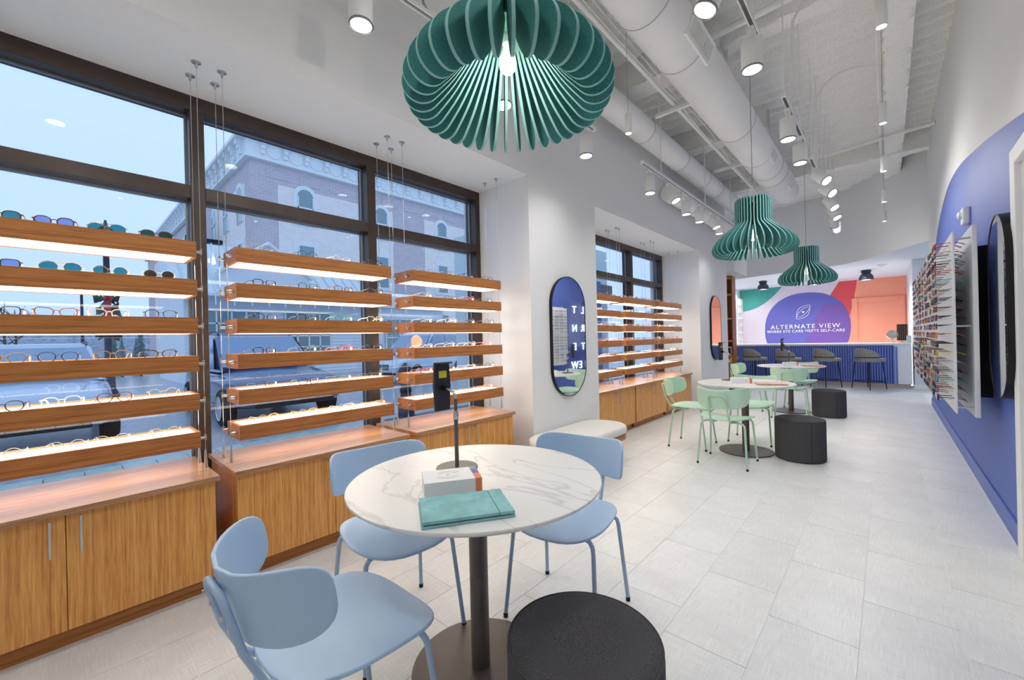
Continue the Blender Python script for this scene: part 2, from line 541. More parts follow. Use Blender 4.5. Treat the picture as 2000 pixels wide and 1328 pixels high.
def rough_beam(name, x0, x1, y0, y1, z0, z1, amp=.03, st=.05):
    """sprayed beam: sides and underside as lumpy strips"""
    mb = MB()
    alongy = (y1 - y0) > (x1 - x0)
    L = (y1 - y0) if alongy else (x1 - x0)
    Wd = (x1 - x0) if alongy else (y1 - y0)
    hgt = z1 - z0
    prof = []
    n1 = max(2, int(hgt / st)); n2 = max(3, int(Wd / st))
    for i in range(n1 + 1): prof.append((0, 1 - i / n1, -1, 0))
    for i in range(1, n2 + 1): prof.append((i / n2, 0, 0, -1))
    for i in range(1, n1 + 1): prof.append((1, i / n1, 1, 0))
    nl = int(L / st)
    def fn(u, v):
        q = prof[min(int(round(v * (len(prof) - 1))), len(prof) - 1)]
        a = u * L
        base = ((x0 + q[0] * Wd, y0 + a, z0 + q[1] * hgt) if alongy else (x0 + a, y0 + q[0] * Wd, z0 + q[1] * hgt))
        dlt = amp * fbm(base, 7)
        k = Vector(base)
        k += Vector((q[2] * dlt, 0, q[3] * dlt)) if alongy else Vector((0, q[2] * dlt, q[3] * dlt))
        return k
    mb.grid(fn, nl, len(prof) - 1)
    mb.add([], [])
    return struct(obj(name, mb, M_spray, smooth=80))
rough_beam('ceiling_beam_1', .03, .25, 1.0, 10.9, 4.24, ZC + .05)
rough_beam('ceiling_beam_2', -2.5, .56, 9.35, 9.58, 4.2, ZC + .05)
rough_beam('ceiling_beam_3', -2.5, -1.2, 4.55, 4.85, 4.2, ZC + .05)
rough_beam('ceiling_beam_4', -2.5, -1.2, 6.75, 7.0, 4.2, ZC + .05)
rough_beam('ceiling_beam_5', -2.5, .56, 4.75, 4.95, 4.33, ZC + .05)

# ------------------------------------------------------------------ windows
def window(name, y0, y1, mull, ztop, panes=True):
    mb = MB()
    xo = XW - .16
    zb, zt0, zt1 = .1, 2.215, 2.295
    mb.box(xo, XW, y0, y1, ztop - .09, ztop + .01)
    mb.box(xo, XW, y0, y1, zb, zb + .07)
    mb.box(xo, XW, y0, y0 + .06, zb + .07, ztop - .09)
    mb.box(xo, XW, y1 - .06, y1, zb + .07, ztop - .09)
    ed = [y0 + .06] + [e for m_ in mull for e in (m_ - .038, m_ + .038)] + [y1 - .06]
    for m_ in mull:
        mb.box(xo, XW, m_ - .038, m_ + .038, zb + .07, ztop - .09)
    for i in range(0, len(ed), 2):
        mb.box(xo, XW, ed[i], ed[i + 1], zt0, zt1)
    fr = struct(obj(name, mb, M_bronze, bevel=.003))
    xg = XW - .105
    Mgs = mat('glazing_bead', (150, 162, 172), 0.3, 0.6)
    for i in range(0, len(ed), 2):
        for za, zz in ((zb + .07, zt0), (zt1, ztop - .09)):
            p = obj('pane', MB().box(xg - .004, xg + .004, ed[i] + .004, ed[i + 1] - .004, za + .004, zz - .004), M_glass, fr)
            b = MB(); e = .012
            for a in ((ed[i], ed[i] + e, za, zz), (ed[i + 1] - e, ed[i + 1], za, zz), (ed[i] + e, ed[i + 1] - e, za, za + e), (ed[i] + e, ed[i + 1] - e, zz - e, zz)):
                b.box(xg + .005, xg + .014, *a)
            obj('bead', b, Mgs, p)
    return fr
window('window_1', -1.35, 3.045, [-.58, .60, 1.79], ZS)
window('window_2', 4.27, 7.9, [5.37, 6.60], ZS - .03)

# ================================================================== CEILING SERVICES
M_duct = mat('duct_white', (246, 246, 245), 0.55, noise_s=3, noise_a=0.03)
M_seam = mat('duct_seam', (176, 176, 174), 0.6)
def duct(label, p0, p1, r, seams, group=None, cap=0.0):
    p0, p1 = Vector(p0), Vector(p1)
    d = p1 - p0
    L = d.length
    M = d.to_track_quat('Z', 'Y').to_matrix().to_4x4()
    t = thing('air_duct', label, 'duct', p0, rot=M.to_euler(), group=group)
    prof = []
    z = 0
    ss = sorted(seams)
    prof.append((r, 0))
    for s_ in ss:
        prof += [(r, s_ - .012), (r + .006, s_ - .006), (r + .006, s_ + .006), (r, s_ + .012)]
    if cap:
        prof += [(r, L - .5), (r * .93, L - .46), (r * .93, L), (r * .7, L + .04), (.01, L + .05)]
    else:
        prof += [(r, L)]
    obj('duct_body', MB().lathe(prof, 40), M_duct, t, smooth=50)
    for s_ in ss:
        mb = MB(); mb.lathe([(r + .004, s_ - .004), (r + .0085, s_ - .004), (r + .0085, s_ + .004), (r + .004, s_ + .004)], 40, close=False)
        obj('seam', mb, M_seam, t, smooth=50)
    return t
D1 = duct('large round white ventilation duct with grilles along the middle of the ceiling', (-1.35, 1.6, 3.92), (-1.35, 9.2, 3.92), .225, [.9, 1.5, 2.25, 4.1, 5.2, 5.9, 6.3], cap=1)
duct('slimmer round white duct along the window wall behind the spotlights', (-2.225, 2.3, 3.88), (-2.225, 9.6, 3.88), .147, [.9, 1.6, 2.7, 3.9, 4.9, 5.6], cap=0)
duct('short thin white duct tucked under the wall duct beside the far window', (-2.36, 6.1, 3.40), (-2.30, 9.6, 3.40), .115, [.2, .55, .9, 1.2, 1.6, 2.1])
duct('white cross duct feeding the large duct above the near pendant', (-2.5, 2.05, 3.96), (-1.585, 2.05, 3.96), .24, [.3, .62])
# grilles on the large duct
def grille(y0, y1, hw, a, label_parent):
    n = Vector((cos(a), 0, sin(a))); up = Vector((-sin(a), 0, cos(a)))
    # local frame of the duct thing: build in world, then convert
    Mi = label_parent.matrix_basis.inverted()
    base = Vector((-1.35, 0, 3.92)) + n * .222
    def P(u, v, t):
        return Mi @ (base + up * u + Vector((0, v, 0)) + n * t)
    def bx(mb, u0, u1, v0, v1, t0, t1):
        c = [P(u, v, t) for t in (t0, t1) for u, v in ((u0, v0), (u1, v0), (u1, v1), (u0, v1))]
        mb.add(c, ((0, 3, 2, 1), (4, 5, 6, 7), (0, 1, 5, 4), (1, 2, 6, 5), (2, 3, 7, 6), (3, 0, 4, 7)))
    mb = MB()
    e = .028
    bx(mb, -hw - e, -hw, y0 - e, y1 + e, -.03, .014); bx(mb, hw, hw + e, y0 - e, y1 + e, -.03, .014)
    bx(mb, -hw, hw, y0 - e, y0, -.03, .014); bx(mb, -hw, hw, y1, y1 + e, -.03, .014)
    g = obj('grille', mb, M_trim, label_parent)
    mb = MB(); bx(mb, -hw, hw, y0, y1, -.03, -.012)
    obj('grille_back', mb, mat('grille_shadow', (96, 96, 98), 0.8), g)
    k = int((y1 - y0) / .026)
    for i in range(k):
        mb = MB(); v = y0 + (i + .5) * (y1 - y0) / k
        bx(mb, -hw, hw, v - .004, v + .004, -.012, .01)
        obj('louvre', mb, M_trim, g)
grille(3.52, 4.02, .06, radians(-22), D1)
grille(6.75, 7.05, .05, radians(-24), D1)
grille(8.25, 8.5, .05, radians(-24), D1)

# pipes, conduits and struts under the deck
def pipe(label, pts, r, name='pipe', cat='pipe', m=None, group=None, n=10):
    p0 = Vector(pts[0])
    o = obj(name, MB().tube([Vector(p) - p0 for p in pts], r, n), m or M_trim, None, p0, smooth=60)
    return tag(o, label, cat, group)
pipe('white cross pipe running to the right wall below the far deck', [(XR - .001, 8.32, 4.19), (-2.0, 8.75, 4.19)], .028)
pipe('white cross pipe under the near deck above the right spotlights', [(XR - .001, 4.26, 4.19), (-1.62, 4.36, 4.19)], .03)
pipe('upper white conduit of the pair beside the large duct', [(-1.66, 2.32, 4.02), (-1.66, 10.2, 4.02)], .02)
pipe('lower white conduit of the pair beside the large duct', [(-1.80, 2.32, 4.0), (-1.80, 10.2, 4.0)], .024)
pipe('thin slack cable looping along the conduit pair', [(-1.745 + .012 * sin(i * 1.7), 2.4 + i * .5, 3.97 + .02 * cos(i * 2.3)) for i in range(16)], .006, 'cable', 'cable')
pipe('second thin cable twisting along the conduit pair', [(-1.705 + .012 * cos(i * 1.9), 2.4 + i * .5, 3.99 + .02 * sin(i * 1.3)) for i in range(15)], .005, 'cable', 'cable')
pipe('arched white flexible conduit dropping to the far right spotlights', [(-.02, 6.1, 4.2)] + [(-.02 - .55 * t, 6.1, 4.2 + .12 * sin(pi * t * .5) - .25 * t ** 4) for t in [i / 10 for i in range(1, 11)]] + [(-.60, 6.1, 3.315)], .012, 'conduit', 'conduit')
pipe('arched white flexible conduit dropping to the middle right spotlights', [(-.02, 4.45, 4.2)] + [(-.02 - .55 * t, 4.45, 4.2 + .12 * sin(pi * t * .5) - .25 * t ** 4) for t in [i / 10 for i in range(1, 11)]] + [(-.60, 4.45, 3.315)], .012, 'conduit', 'conduit')
pipe('white conduit running along the sprayed beam above cylinder pendants', [(-.02, 2.2, 4.235), (-.02, 9.3, 4.235)], .014, 'conduit', 'conduit')
for k, y in enumerate((4.9, 7.2, 9.2)):
    mb = MB()
    mb.box(-2.02, -1.6, y - .02, y + .02, 3.92, 3.925); mb.box(-2.02, -1.6, y - .02, y - .016, 3.925, 3.955); mb.box(-2.02, -1.6, y + .016, y + .02, 3.925, 3.955)
    for x in (-1.98, -1.63):
        mb.tube([(x, y, 3.955), (x, y, ZC)], .005, 6)
    tag(obj('strut_hanger', mb, M_trim), ['nearest', 'middle', 'farthest'][k] + ' slotted strut hanger carrying the conduit pair', 'strut', 'strut hangers')
t = tag(obj('sprinkler_pipe', MB().tube([(-1.60, 3.9, 4.5), (-1.60, 3.9, 4.05)], .008).lathe([(.004, 0), (.02, .004), (.02, .02), (.008, .03)], 16, (-1.60, 3.9, 4.03)), M_trim, smooth=True), 'small white sprinkler head beside the large duct', 'sprinkler')

# ------------------------------------------------------------------ track lighting
M_head = mat('track_head_white', (242, 243, 240), 0.3)
M_ring = mat('chrome_ring', (150, 150, 152), 0.18, 0.9)
HR, HL = .062, .19
body_me = MB().lathe([(.02, HL + .004), (HR - .006, HL), (HR, HL - .006), (HR, .004), (HR - .004, 0), (HR - .008, .0), (HR - .008, .03), (.001, .03)], 32, close=False).mesh('body', M_head, 50)
ring_me = MB().lathe([(HR - .0085, .002), (HR + .0015, -.001), (HR + .0015, .008), (HR - .0085, .026)], 32, close=False).mesh('trim_ring', M_ring, 50)
lens_me = MB().lathe([(.001, .0285), (HR - .009, .0285)], 32, close=False).mesh('lamp_face', M_lamp)
stem_me = MB().tube([(0, 0, HL - .002), (0, 0, HL + .05)], .012, 10).box(-.02, .02, -.045, .045, HL + .045, HL + .07).mesh('swivel', M_head)
def spot_light(name, parent, power, size, blend, rad, z, col=(1, .965, .92)):
    l = bpy.data.lights.new(name, 'SPOT')
    l.energy = power; l.spot_size = radians(size); l.spot_blend = blend; l.shadow_soft_size = rad; l.color = (1, .985, .955)
    o = link(name, l, parent, (0, 0, z))
    return o
def head(x, y, zb, label, group, tilt=0, az=0, power=21):
    R = Matrix.Rotation(az, 4, 'Z') @ Matrix.Rotation(tilt, 4, 'Y')
    t = thing('track_spotlight', label, 'spotlight', (x, y, zb + .24), group=group)
    piv = Matrix.Translation((0, 0, -.0)) @ R @ Matrix.Translation((0, 0, -.24))
    for nm, me in (('body', body_me), ('trim_ring', ring_me), ('lamp_face', lens_me)):
        o = link(nm, me, t); o.matrix_local = Matrix.Translation((0, 0, -.025)) @ R @ Matrix.Translation((0, 0, -.215))
    o = link('swivel', stem_me, t); o.matrix_local = Matrix.Translation((0, 0, -.24))
    s_ = spot_light('lamp', t, power, 168 if x > -1 else 140, 1.0, .05, 0)
    s_.matrix_local = Matrix.Translation((0, 0, -.025)) @ R @ Matrix.Translation((0, 0, -.222))
    return t
ZH = 2.98
TL_X, TR_X = -2.05, -.61
left_heads = [(.0, 0, 0), (1.11, 0, 0), (2.2, .1, 3), (2.78, .1, 3), (3.34, 0, 0), (4.75, 0, 0), (5.32, .45, pi), (5.95, 0, 0), (6.5, 0, 0), (7.09, .35, pi), (7.5, 0, 0), (8.19, 0, 0)]
for i, (y, tl, az) in enumerate(left_heads):
    head(TL_X, y, ZH, 'white cylinder spotlight on the window-side track, %s from the camera end' % ORD[i], 'spotlights on the window-side track', tl, az, 15)
right_heads = [(-1.3, .6, 0), (.1, .6, 0), (1.3, .6, 0), (2.36, .38, .5), (3.03, 0, 0), (4.34, 0, 0), (5.03, 0, 0), (6.1, .75, 2.64), (6.73, .8, 2.64), (7.39, .6, 2.64), (8.0, .5, 2.64), (8.6, .8, -pi / 2), (9.1, .8, -pi / 2)]
for i, (y, tl, az) in enumerate(right_heads):
    head(TR_X, y, ZH, 'white cylinder spotlight on the middle track, %s from the camera end' % ORD[i], 'spotlights on the middle track', tl, az)
def track(x, y0, y1, label, rods):
    z = ZH + .31
    t = thing('lighting_track', label, 'track', (x, (y0 + y1) / 2, z), group='lighting tracks')
    mb = MB(); L = (y1 - y0) / 2
    mb.box(-.018, .018, -L, L, .012, .018); mb.box(-.018, -.012, -L, L, -.012, .012); mb.box(.012, .018, -L, L, -.012, .012)
    obj('rail', mb, M_trim, t)
    obj('conductor_slot', MB().box(-.0115, .0115, -L, L, .004, .0115), mat('track_slot', (120, 120, 120), 0.6), t)
    for s_ in (-L, L):
        obj('end_cap', MB().box(-.021, .021, s_ - .012, s_ + .012, -.014, .02), M_trim, t)
    for y in rods:
        obj('hanger_rod', MB().tube([(0, y - (y0 + y1) / 2, .018), (0, y - (y0 + y1) / 2, ZC - z)], .007, 8), M_trim, t, smooth=True)
track(TL_X, -.4, 3.5, 'near white spotlight track along the window wall', (.4, 1.5, 3.1))
track(TL_X, 4.55, 8.6, 'far white spotlight track along the window wall', (5.1, 6.8, 8.2))
track(TR_X, -1.6, 3.25, 'near white spotlight track over the aisle', (-.6, 1.2, 3.1))
track(TR_X, 4.15, 5.3, 'short middle white spotlight track over the aisle', (4.2, 5.1))
track(TR_X, 5.85, 9.3, 'far white spotlight track over the aisle', (5.95, 6.5, 7.0, 7.6, 8.2, 8.9))

# slim cylinder pendants
cyl_me = MB().lathe([(.002, .17), (.026, .17), (.028, .168), (.028, .002), (.026, 0), (.024, 0), (.024, .008), (.001, .008)], 24, close=False).mesh('body', M_head, 50)
cylf_me = MB().lathe([(.001, .006), (.0235, .006)], 24, close=False).mesh('lamp_face', M_lamp)
def slim(x, y, z, label, ztop=ZC, power=7):
    t = thing('cylinder_pendant', label, 'pendant light', (x, y, z), group='slim cylinder pendants')
    link('body', cyl_me, t); link('lamp_face', cylf_me, t)
    obj('cable', MB().tube([(0, 0, .17), (0, 0, ztop - z)], .0022, 5), mat('cable_grey', (170, 170, 170), 0.5), t)
    spot_light('lamp', t, power, 130, .7, .025, 0)
for i, y in enumerate((-.9, .5, 1.9, 3.25, 4.76, 6.19, 7.66, 9.0)):
    slim(.01, y, 3.05, 'slim white cylinder pendant by the blue wall, %s from the camera end' % ORD[i], 4.24)
slim(-1.63, 3.36, 3.05, 'slim white cylinder pendant between the green lamps near the window duct')
slim(-1.75, 10.2, 3.05, 'slim white cylinder pendant at the far end beside the mural')

# ------------------------------------------------------------------ green felt pendants
M_felt = mat('green_felt', (76, 142, 138), 0.95, noise_s=180, noise_a=0.25, bump=0.2, spec=0.1)
M_feltp = mat('pale_green_felt', (128, 184, 168), 0.95, noise_s=120, noise_a=0.1, spec=0.1)
fin = [(.085, .575), (.150, .575), (.163, .570), (.168, .555), (.168, .335), (.180, .310), (.245, .255), (.305, .205), (.352, .158), (.382, .112), (.392, .072), (.383, .036), (.358, .010), (.325, .0), (.292, .008), (.262, .034), (.20, .105), (.115, .232), (.085, .285)]
def smooth_loop(P, k):
    out = []
    m_ = len(P)
    for i in range(m_):
        p0, p1, p2, p3 = P[i - 1], P[i], P[(i + 1) % m_], P[(i + 2) % m_]
        for q in range(k):
            t = q / k
            out.append(tuple(0.5 * (2 * p1[c] + (p2[c] - p0[c]) * t + (2 * p0[c] - 5 * p1[c] + 4 * p2[c] - p3[c]) * t * t + (3 * p1[c] - p0[c] - 3 * p2[c] + p3[c]) * t ** 3) for c in (0, 1)))
    return out
fin = fin[:5] + smooth_loop(fin, 3)[15:51] + fin[17:]
fin_me = MB().prism(fin, lambda a, b, t: (a, t, b), -.0056, .0056).mesh('fin', [M_felt, mat('felt_edge', (142, 190, 186), 0.95, spec=0.1)])
for p in fin_me.polygons:
    if p.index > 1:
        p.material_index = 1
bulb_me = MB().lathe([(.001, -.125), (.018, -.122), (.030, -.108), (.034, -.088), (.030, -.066), (.018, -.04), (.013, -.02), (.013, 0)], 20, close=False).mesh('bulb', mat('bulb_glass', (255, 240, 220), 0.3, emit=2.5), True)
sock_me = MB().lathe([(.001, -.02), (.018, -.02), (.02, -.018), (.02, .03), (.001, .03)], 20, close=False).mesh('socket', M_trim, True)
hub_me = MB().lathe([(.028, .0), (.118, 0), (.118, .008), (.028, .008), (.028, 0)], 36, close=False).mesh('hub_disc', M_feltp)
top_me = MB().lathe([(.01, .0), (.14, 0), (.14, .01), (.01, .01), (.01, 0)], 36, close=False).mesh('top_disc', M_felt)
NF = 36
def felt_pendant(x, y, z, label):
    t = thing('felt_pendant', label, 'pendant lamp', (x, y, z), group='green felt fin pendants')
    for i in range(NF):
        link('fin', fin_me, t, rz=2 * pi * (i + .5) / NF)
    link('hub_disc', hub_me, t, (0, 0, .285)); link('top_disc', top_me, t, (0, 0, .5))
    link('bulb', bulb_me, t, (0, 0, .27)); link('socket', sock_me, t, (0, 0, .275))
    obj('cord', MB().tube([(0, 0, .30), (0, 0, ZC - z)], .004, 6), MATS['cable_grey'], t)
    l = bpy.data.lights.new('lamp', 'POINT'); l.energy = 2.5; l.shadow_soft_size = .04; l.color = (1, .93, .84)
    link('lamp', l, t, (0, 0, .10))
felt_pendant(-1.045, 1.16, 2.145, 'large green felt fin pendant hanging close over the marble table')
felt_pendant(-1.0, 4.85, 2.10, 'green felt fin pendant over the middle table with green chairs')
felt_pendant(-.92, 8.0, 2.06, 'smallest-looking green felt fin pendant farthest away before the mural')

# ================================================================== DISPLAY RACKS AND CABINETS
ZT = .61
M_acr = mat('white_acrylic_added_glow', (252, 252, 252), 0.35, emit=1.7)  # glow added to the shelf-top panels to brighten the soffit above
M_strip = mat('shelf_light', (255, 247, 230), 0.5, emit=3.2)
def make_rack(hgt):
    t = thing('hanging_shelf_rack', 'x', 'shelf rack', (0, 0, 0), group='cable-hung bamboo shelf racks')
    sh = MB(); w_ = .017
    sh.box(.128 - w_, .128, -.5, .5, -.085, 0); sh.box(-.128, -.128 + w_, -.5, .5, -.085, 0)
    sh.box(-.128 + w_, .128 - w_, -.5, -.5 + w_, -.085, 0); sh.box(-.128 + w_, .128 - w_, .5 - w_, .5, -.085, 0)
    sh_me = sh.mesh('shelf', M_shelf)
    top_me_ = MB().box(-.1105, .1105, -.4825, .4825, -.03, -.008).mesh('display_panel', M_acr)
    lt_me = MB().box(-.1105, .1105, -.4825, .4825, -.083, -.07).mesh('light_panel', M_strip)
    cl = MB()
    cl.tube([(0, 0, 0), (0, .034, 0)], .0085, 10); cl.tube([(0, .03, -.013), (0, .03, .02)], .006, 8)
    cl_me = cl.mesh('cable_clamp', M_steel, True)
    for i in range(6):
        z = 1.85 - .2055 * i - ZT
        s_ = link('shelf', sh_me, t, (0, 0, z))
        link('display_panel', top_me_, s_); link('light_panel', lt_me, s_)
        for x in (.07, -.09):
            for sg in (-1, 1):
                c = link('cable_clamp', cl_me, s_, (x, sg * .5, -.045))
                if sg < 0:
                    c.rotation_euler = (0, 0, pi)
    cab = MB().tube([(0, 0, .1), (0, 0, hgt - .02)], .0017, 5).mesh('cable', M_steel)
    anc = MB().lathe([(.001, 0), (.023, 0), (.023, -.004), (.008, -.006), (.006, -.03), (.003, -.034)], 16, close=False).mesh('ceiling_anchor', M_steel, 40)
    bot = MB().lathe([(.0085, 0), (.0065, .07), (.003, .105)], 10).tube([(.018, .006, .0), (.008, .004, .06)], .001, 4).mesh('floor_anchor', M_steel, 40)
    for x in (.07, -.09):
        for y in (-.53, .53):
            c = link('cable', cab, t, (x, y, 0))
            link('ceiling_anchor', anc, c, (0, 0, hgt - .0005)); link('floor_anchor', bot, c)
    return t
RX = -2.872
rackA = make_rack(ZS - ZT)
rackB = make_rack(ZS - .03 - ZT)
RACKS = [(0.0, rackA, 'near window, leftmost rack at the photo edge'), (1.18, rackA, 'near window, middle rack behind marble table'), (2.37, rackA, 'near window, rack next to the mirror wall'),
         (4.79, rackB, 'far window, rack half hidden by the wall'), (5.93, rackB, 'far window, middle rack'), (7.11, rackB, 'far window, rack nearest the mural')]
used = set()
for y, pr, lb in RACKS:
    lab = 'six lit bamboo shelves on cables, ' + lb
    if pr in used:
        copy_tree(pr, None, (RX, y, ZT), 0, lab)
    else:
        used.add(pr); pr.location = (RX, y, ZT); pr['label'] = lab

def make_cabinet(hl, plx=0.0):
    t = thing('base_cabinet', 'x', 'cabinet', group='bamboo base cabinets')
    M_plinth = M_shelf
    obj('body', MB().box(-.55, -.021, -hl + .015, hl - .015, .085, .583), M_door, t)
    obj('plinth', MB().box(-.55, -.055 + plx, -hl + .03, hl - .03, 0, .085), M_plinth, t)
    obj('worktop', MB().box(-.565, .025, -hl, hl, .584, ZT), M_top, t, bevel=.002)
    dm = MB().box(-.02, 0, -(hl - .015) / 2 + .0015, (hl - .015) / 2 - .0015, .087, .580).mesh('door', M_door)
    hb = MB().tube([(.035, 0, .42), (.035, 0, .572)], .0055, 10); hb.tube([(.0, 0, .438), (.035, 0, .438)], .004, 8); hb.tube([(.0, 0, .554), (.035, 0, .554)], .004, 8)
    hm = hb.mesh('handle', M_steel, True)
    for sg in (-1, 1):
        d = link('door', dm, t, (0, sg * (hl - .015) / 2, 0))
        b = d.modifiers.new('bevel', 'BEVEL'); b.width = .0015; b.segments = 1
        link('handle', hm, d, (0, -sg * ((hl - .015) / 2 - .045), 0))
    return t
cabA = make_cabinet(.545)
CABS = [(0.0, 'bamboo cabinet with two doors under the leftmost near-window rack'), (1.155, 'bamboo cabinet behind the blue chairs under the middle near-window rack'), (2.305, 'bamboo cabinet beside the niche wall under the third near-window rack'),
        (4.83, 'bamboo cabinet half hidden by the wall in the far window'), (5.93, 'middle bamboo cabinet in the far window'), (7.06, 'bamboo cabinet behind the green chair in the far window')]
for i, (y, lb) in enumerate(CABS):
    if i == 0:
        cabA.location = (-2.597, y, 0); cabA['label'] = lb
    else:
        copy_tree(cabA, None, (-2.597, y, 0), 0, lb)

# ================================================================== EYEGLASSES
COL = {
    'black': (26, 25, 27), 'dark grey': (70, 72, 76), 'tortoiseshell': (92, 50, 26), 'dark brown': (62, 42, 34), 'dark red': (110, 34, 36), 'brown pink': (140, 92, 84), 'clear pink': (222, 178, 164),
    'navy blue': (34, 44, 92), 'brown': (128, 96, 66), 'clear': (222, 224, 222), 'pale gold': (206, 178, 120), 'gold': (190, 148, 82), 'silver': (176, 176, 178), 'dark green': (32, 62, 48), 'green': (16, 122, 92),
    'beige': (214, 200, 168), 'red': (170, 40, 42), 'pink': (224, 120, 124), 'blue': (60, 84, 160), 'teal': (44, 140, 150), 'yellow': (212, 186, 60), 'orange': (226, 128, 60), 'white': (236, 236, 234)}
METAL = {'gold', 'silver', 'pale gold'}
def frame_mat(c):
    return mat('frame_' + c.replace(' ', '_'), COL[c], 0.25, 0.85 if c in METAL else 0.0, noise_s=60 if c == 'tortoiseshell' else 0, noise_a=0.6)
LENS = {'clear': M_lens, 'teal': glass('lens_teal', (.10, .52, .58), .10), 'blue': glass('lens_blue', (.55, .62, .88), .10), 'brown': glass('lens_brown', (.30, .22, .17), .08), 'green': glass('lens_green', (.06, .30, .30), .08)}
M_tag = mat('price_tag', (246, 244, 238), 0.6)
STY = {'round': (.050, .047, 2.0, 0, .0014), 'square': (.055, .041, 3.6, 0, .0026), 'panto': (.053, .045, 2.4, 0, .0024), 'cat': (.057, .041, 2.6, .007, .0026), 'aviator': (.057, .049, 2.3, -.004, .0013), 'rect': (.056, .035, 3.2, 0, .0019)}
def outline(st, n):
    w_, h_, e, lift, r = STY[st]
    pts = []
    for i in range(n):
        a = 2 * pi * i / n
        x = w_ / 2 * abs(cos(a)) ** (2 / e) * (1 if cos(a) >= 0 else -1)
        z = h_ / 2 * abs(sin(a)) ** (2 / e) * (1 if sin(a) >= 0 else -1)
        z += lift * max(0, x / (w_ / 2)) * max(0, z / (h_ / 2))
        x *= 1 - .10 * max(0, -z / (h_ / 2))
        pts.append((x, z))
    return pts
GM = {}
def glasses_meshes(st, colr, ln, n=20, k=5):
    key = (st, colr, ln, n)
    if key in GM:
        return GM[key]
    w_, h_, e, lift, r = STY[st]
    g = .009 if r > .0015 else .0095
    cx = w_ / 2 + g
    zc = h_ / 2 + r
    fm = frame_mat(colr)
    o = outline(st, n)
    fr = MB()
    for s_ in (1, -1):
        fr.tube([(s_ * (cx + x), -.004 * (abs(x) / w_) ** 1, zc + z) for x, z in o], r, k, True)
    fr.tube([(-g - .001, 0, zc + h_ * .18), (0, -.002, zc + h_ * .24), (g + .001, 0, zc + h_ * .18)], r * .95, k)
    if st == 'aviator':
        fr.tube([(-g - .012, 0, zc + h_ * .46), (g + .012, 0, zc + h_ * .46)], r, k)
    hx_ = cx + w_ / 2
    zt = zc + h_ * .22 + lift * .5
    for s_ in (1, -1):
        fr.tube([(s_ * (hx_ - .002), 0, zt), (s_ * (hx_ + .005), .002, zt)], r * 1.4, k)
    le = {}
    for s_ in (1, -1):
        le[s_] = MB().prism([(s_ * (cx + x * .97), zc + z * .97) for x, z in o], lambda a, b, t: (a, t, b), -.0008, .0008).mesh('lens', LENS[ln])
    te = {}
    for s_ in (1, -1):
        x0 = s_ * (hx_ + .005)
        te[s_] = MB().tube([(x0, .002, zt), (x0, .05, zt - .001), (x0 - s_ * .004, .10, zt - .004), (x0 - s_ * .007, .122, zt * .55), (x0 - s_ * .009, .138, .003)], [r * 1.25, r * 1.1, r * 1.1, r * 1.3, r * 1.4], k).mesh('temple', fm, True)
    tg = MB().box(hx_ + .0055, hx_ + .0065, .012, .034, zt - .022, zt - .004).mesh('price_tag', M_tag)
    one = MB()
    GM[key] = (fr.mesh('frame', fm, True), le, te, tg)
    return GM[key]
def glasses(loc, rz, st, colr, ln, label, group, tagged=True):
    f, le, te, tg = glasses_meshes(st, colr, ln)
    t = thing('sunglasses' if ln != 'clear' else 'eyeglasses', label, 'sunglasses' if ln != 'clear' else 'eyeglasses', loc, rz, group)
    link('frame', f, t)
    for s_ in (1, -1):
        link('lens', le[s_], t); link('temple', te[s_], t)
    if tagged:
        link('price_tag', tg, t)
    return t
small_cache = {}
def small_glasses_mesh(st, colr, ln='clear', straight=False):
    key = (st, colr, ln, straight)
    if key in small_cache:
        return small_cache[key]
    w_, h_, e, lift, r = STY[st]
    r = max(r, .0018)
    o = outline(st, 10)
    cx = w_ / 2 + .009; zc = h_ / 2 + r
    mb = MB()
    for s_ in (1, -1):
        mb.tube([(s_ * (cx + x), 0, zc + z) for x, z in o], r, 3, True)
    mb.tube([(-.010, 0, zc + h_ * .2), (.010, 0, zc + h_ * .2)], r, 3)
    hx_ = cx + w_ / 2; zt = zc + h_ * .22
    for s_ in (1, -1):
        x0 = s_ * (hx_ + .004)
        mb.tube([(s_ * (hx_ - .002), 0, zt), (x0, .002, zt), (x0, .09, zt - (.003 if not straight else 0)), (x0 - s_ * .005, .118, zt * (.5 if not straight else .75)), (x0 - s_ * .008, .14, .004 if not straight else zt * .3)], r * 1.2, 3)
    mb.cur = 1
    for s_ in (1, -1):
        mb.prism([(s_ * (cx + x * .96), zc + z * .96) for x, z in o], lambda a, b, t: (a, t, b), -.0005, .0005)
    mb.cur = 2
    mb.box(hx_ - .004, hx_ + .007, .004, .005, zt - .02, zt - .004)
    small_cache[key] = mb
    mb.me = mb.mesh('eyeglasses', [frame_mat(colr), LENS[ln], M_tag])
    return mb

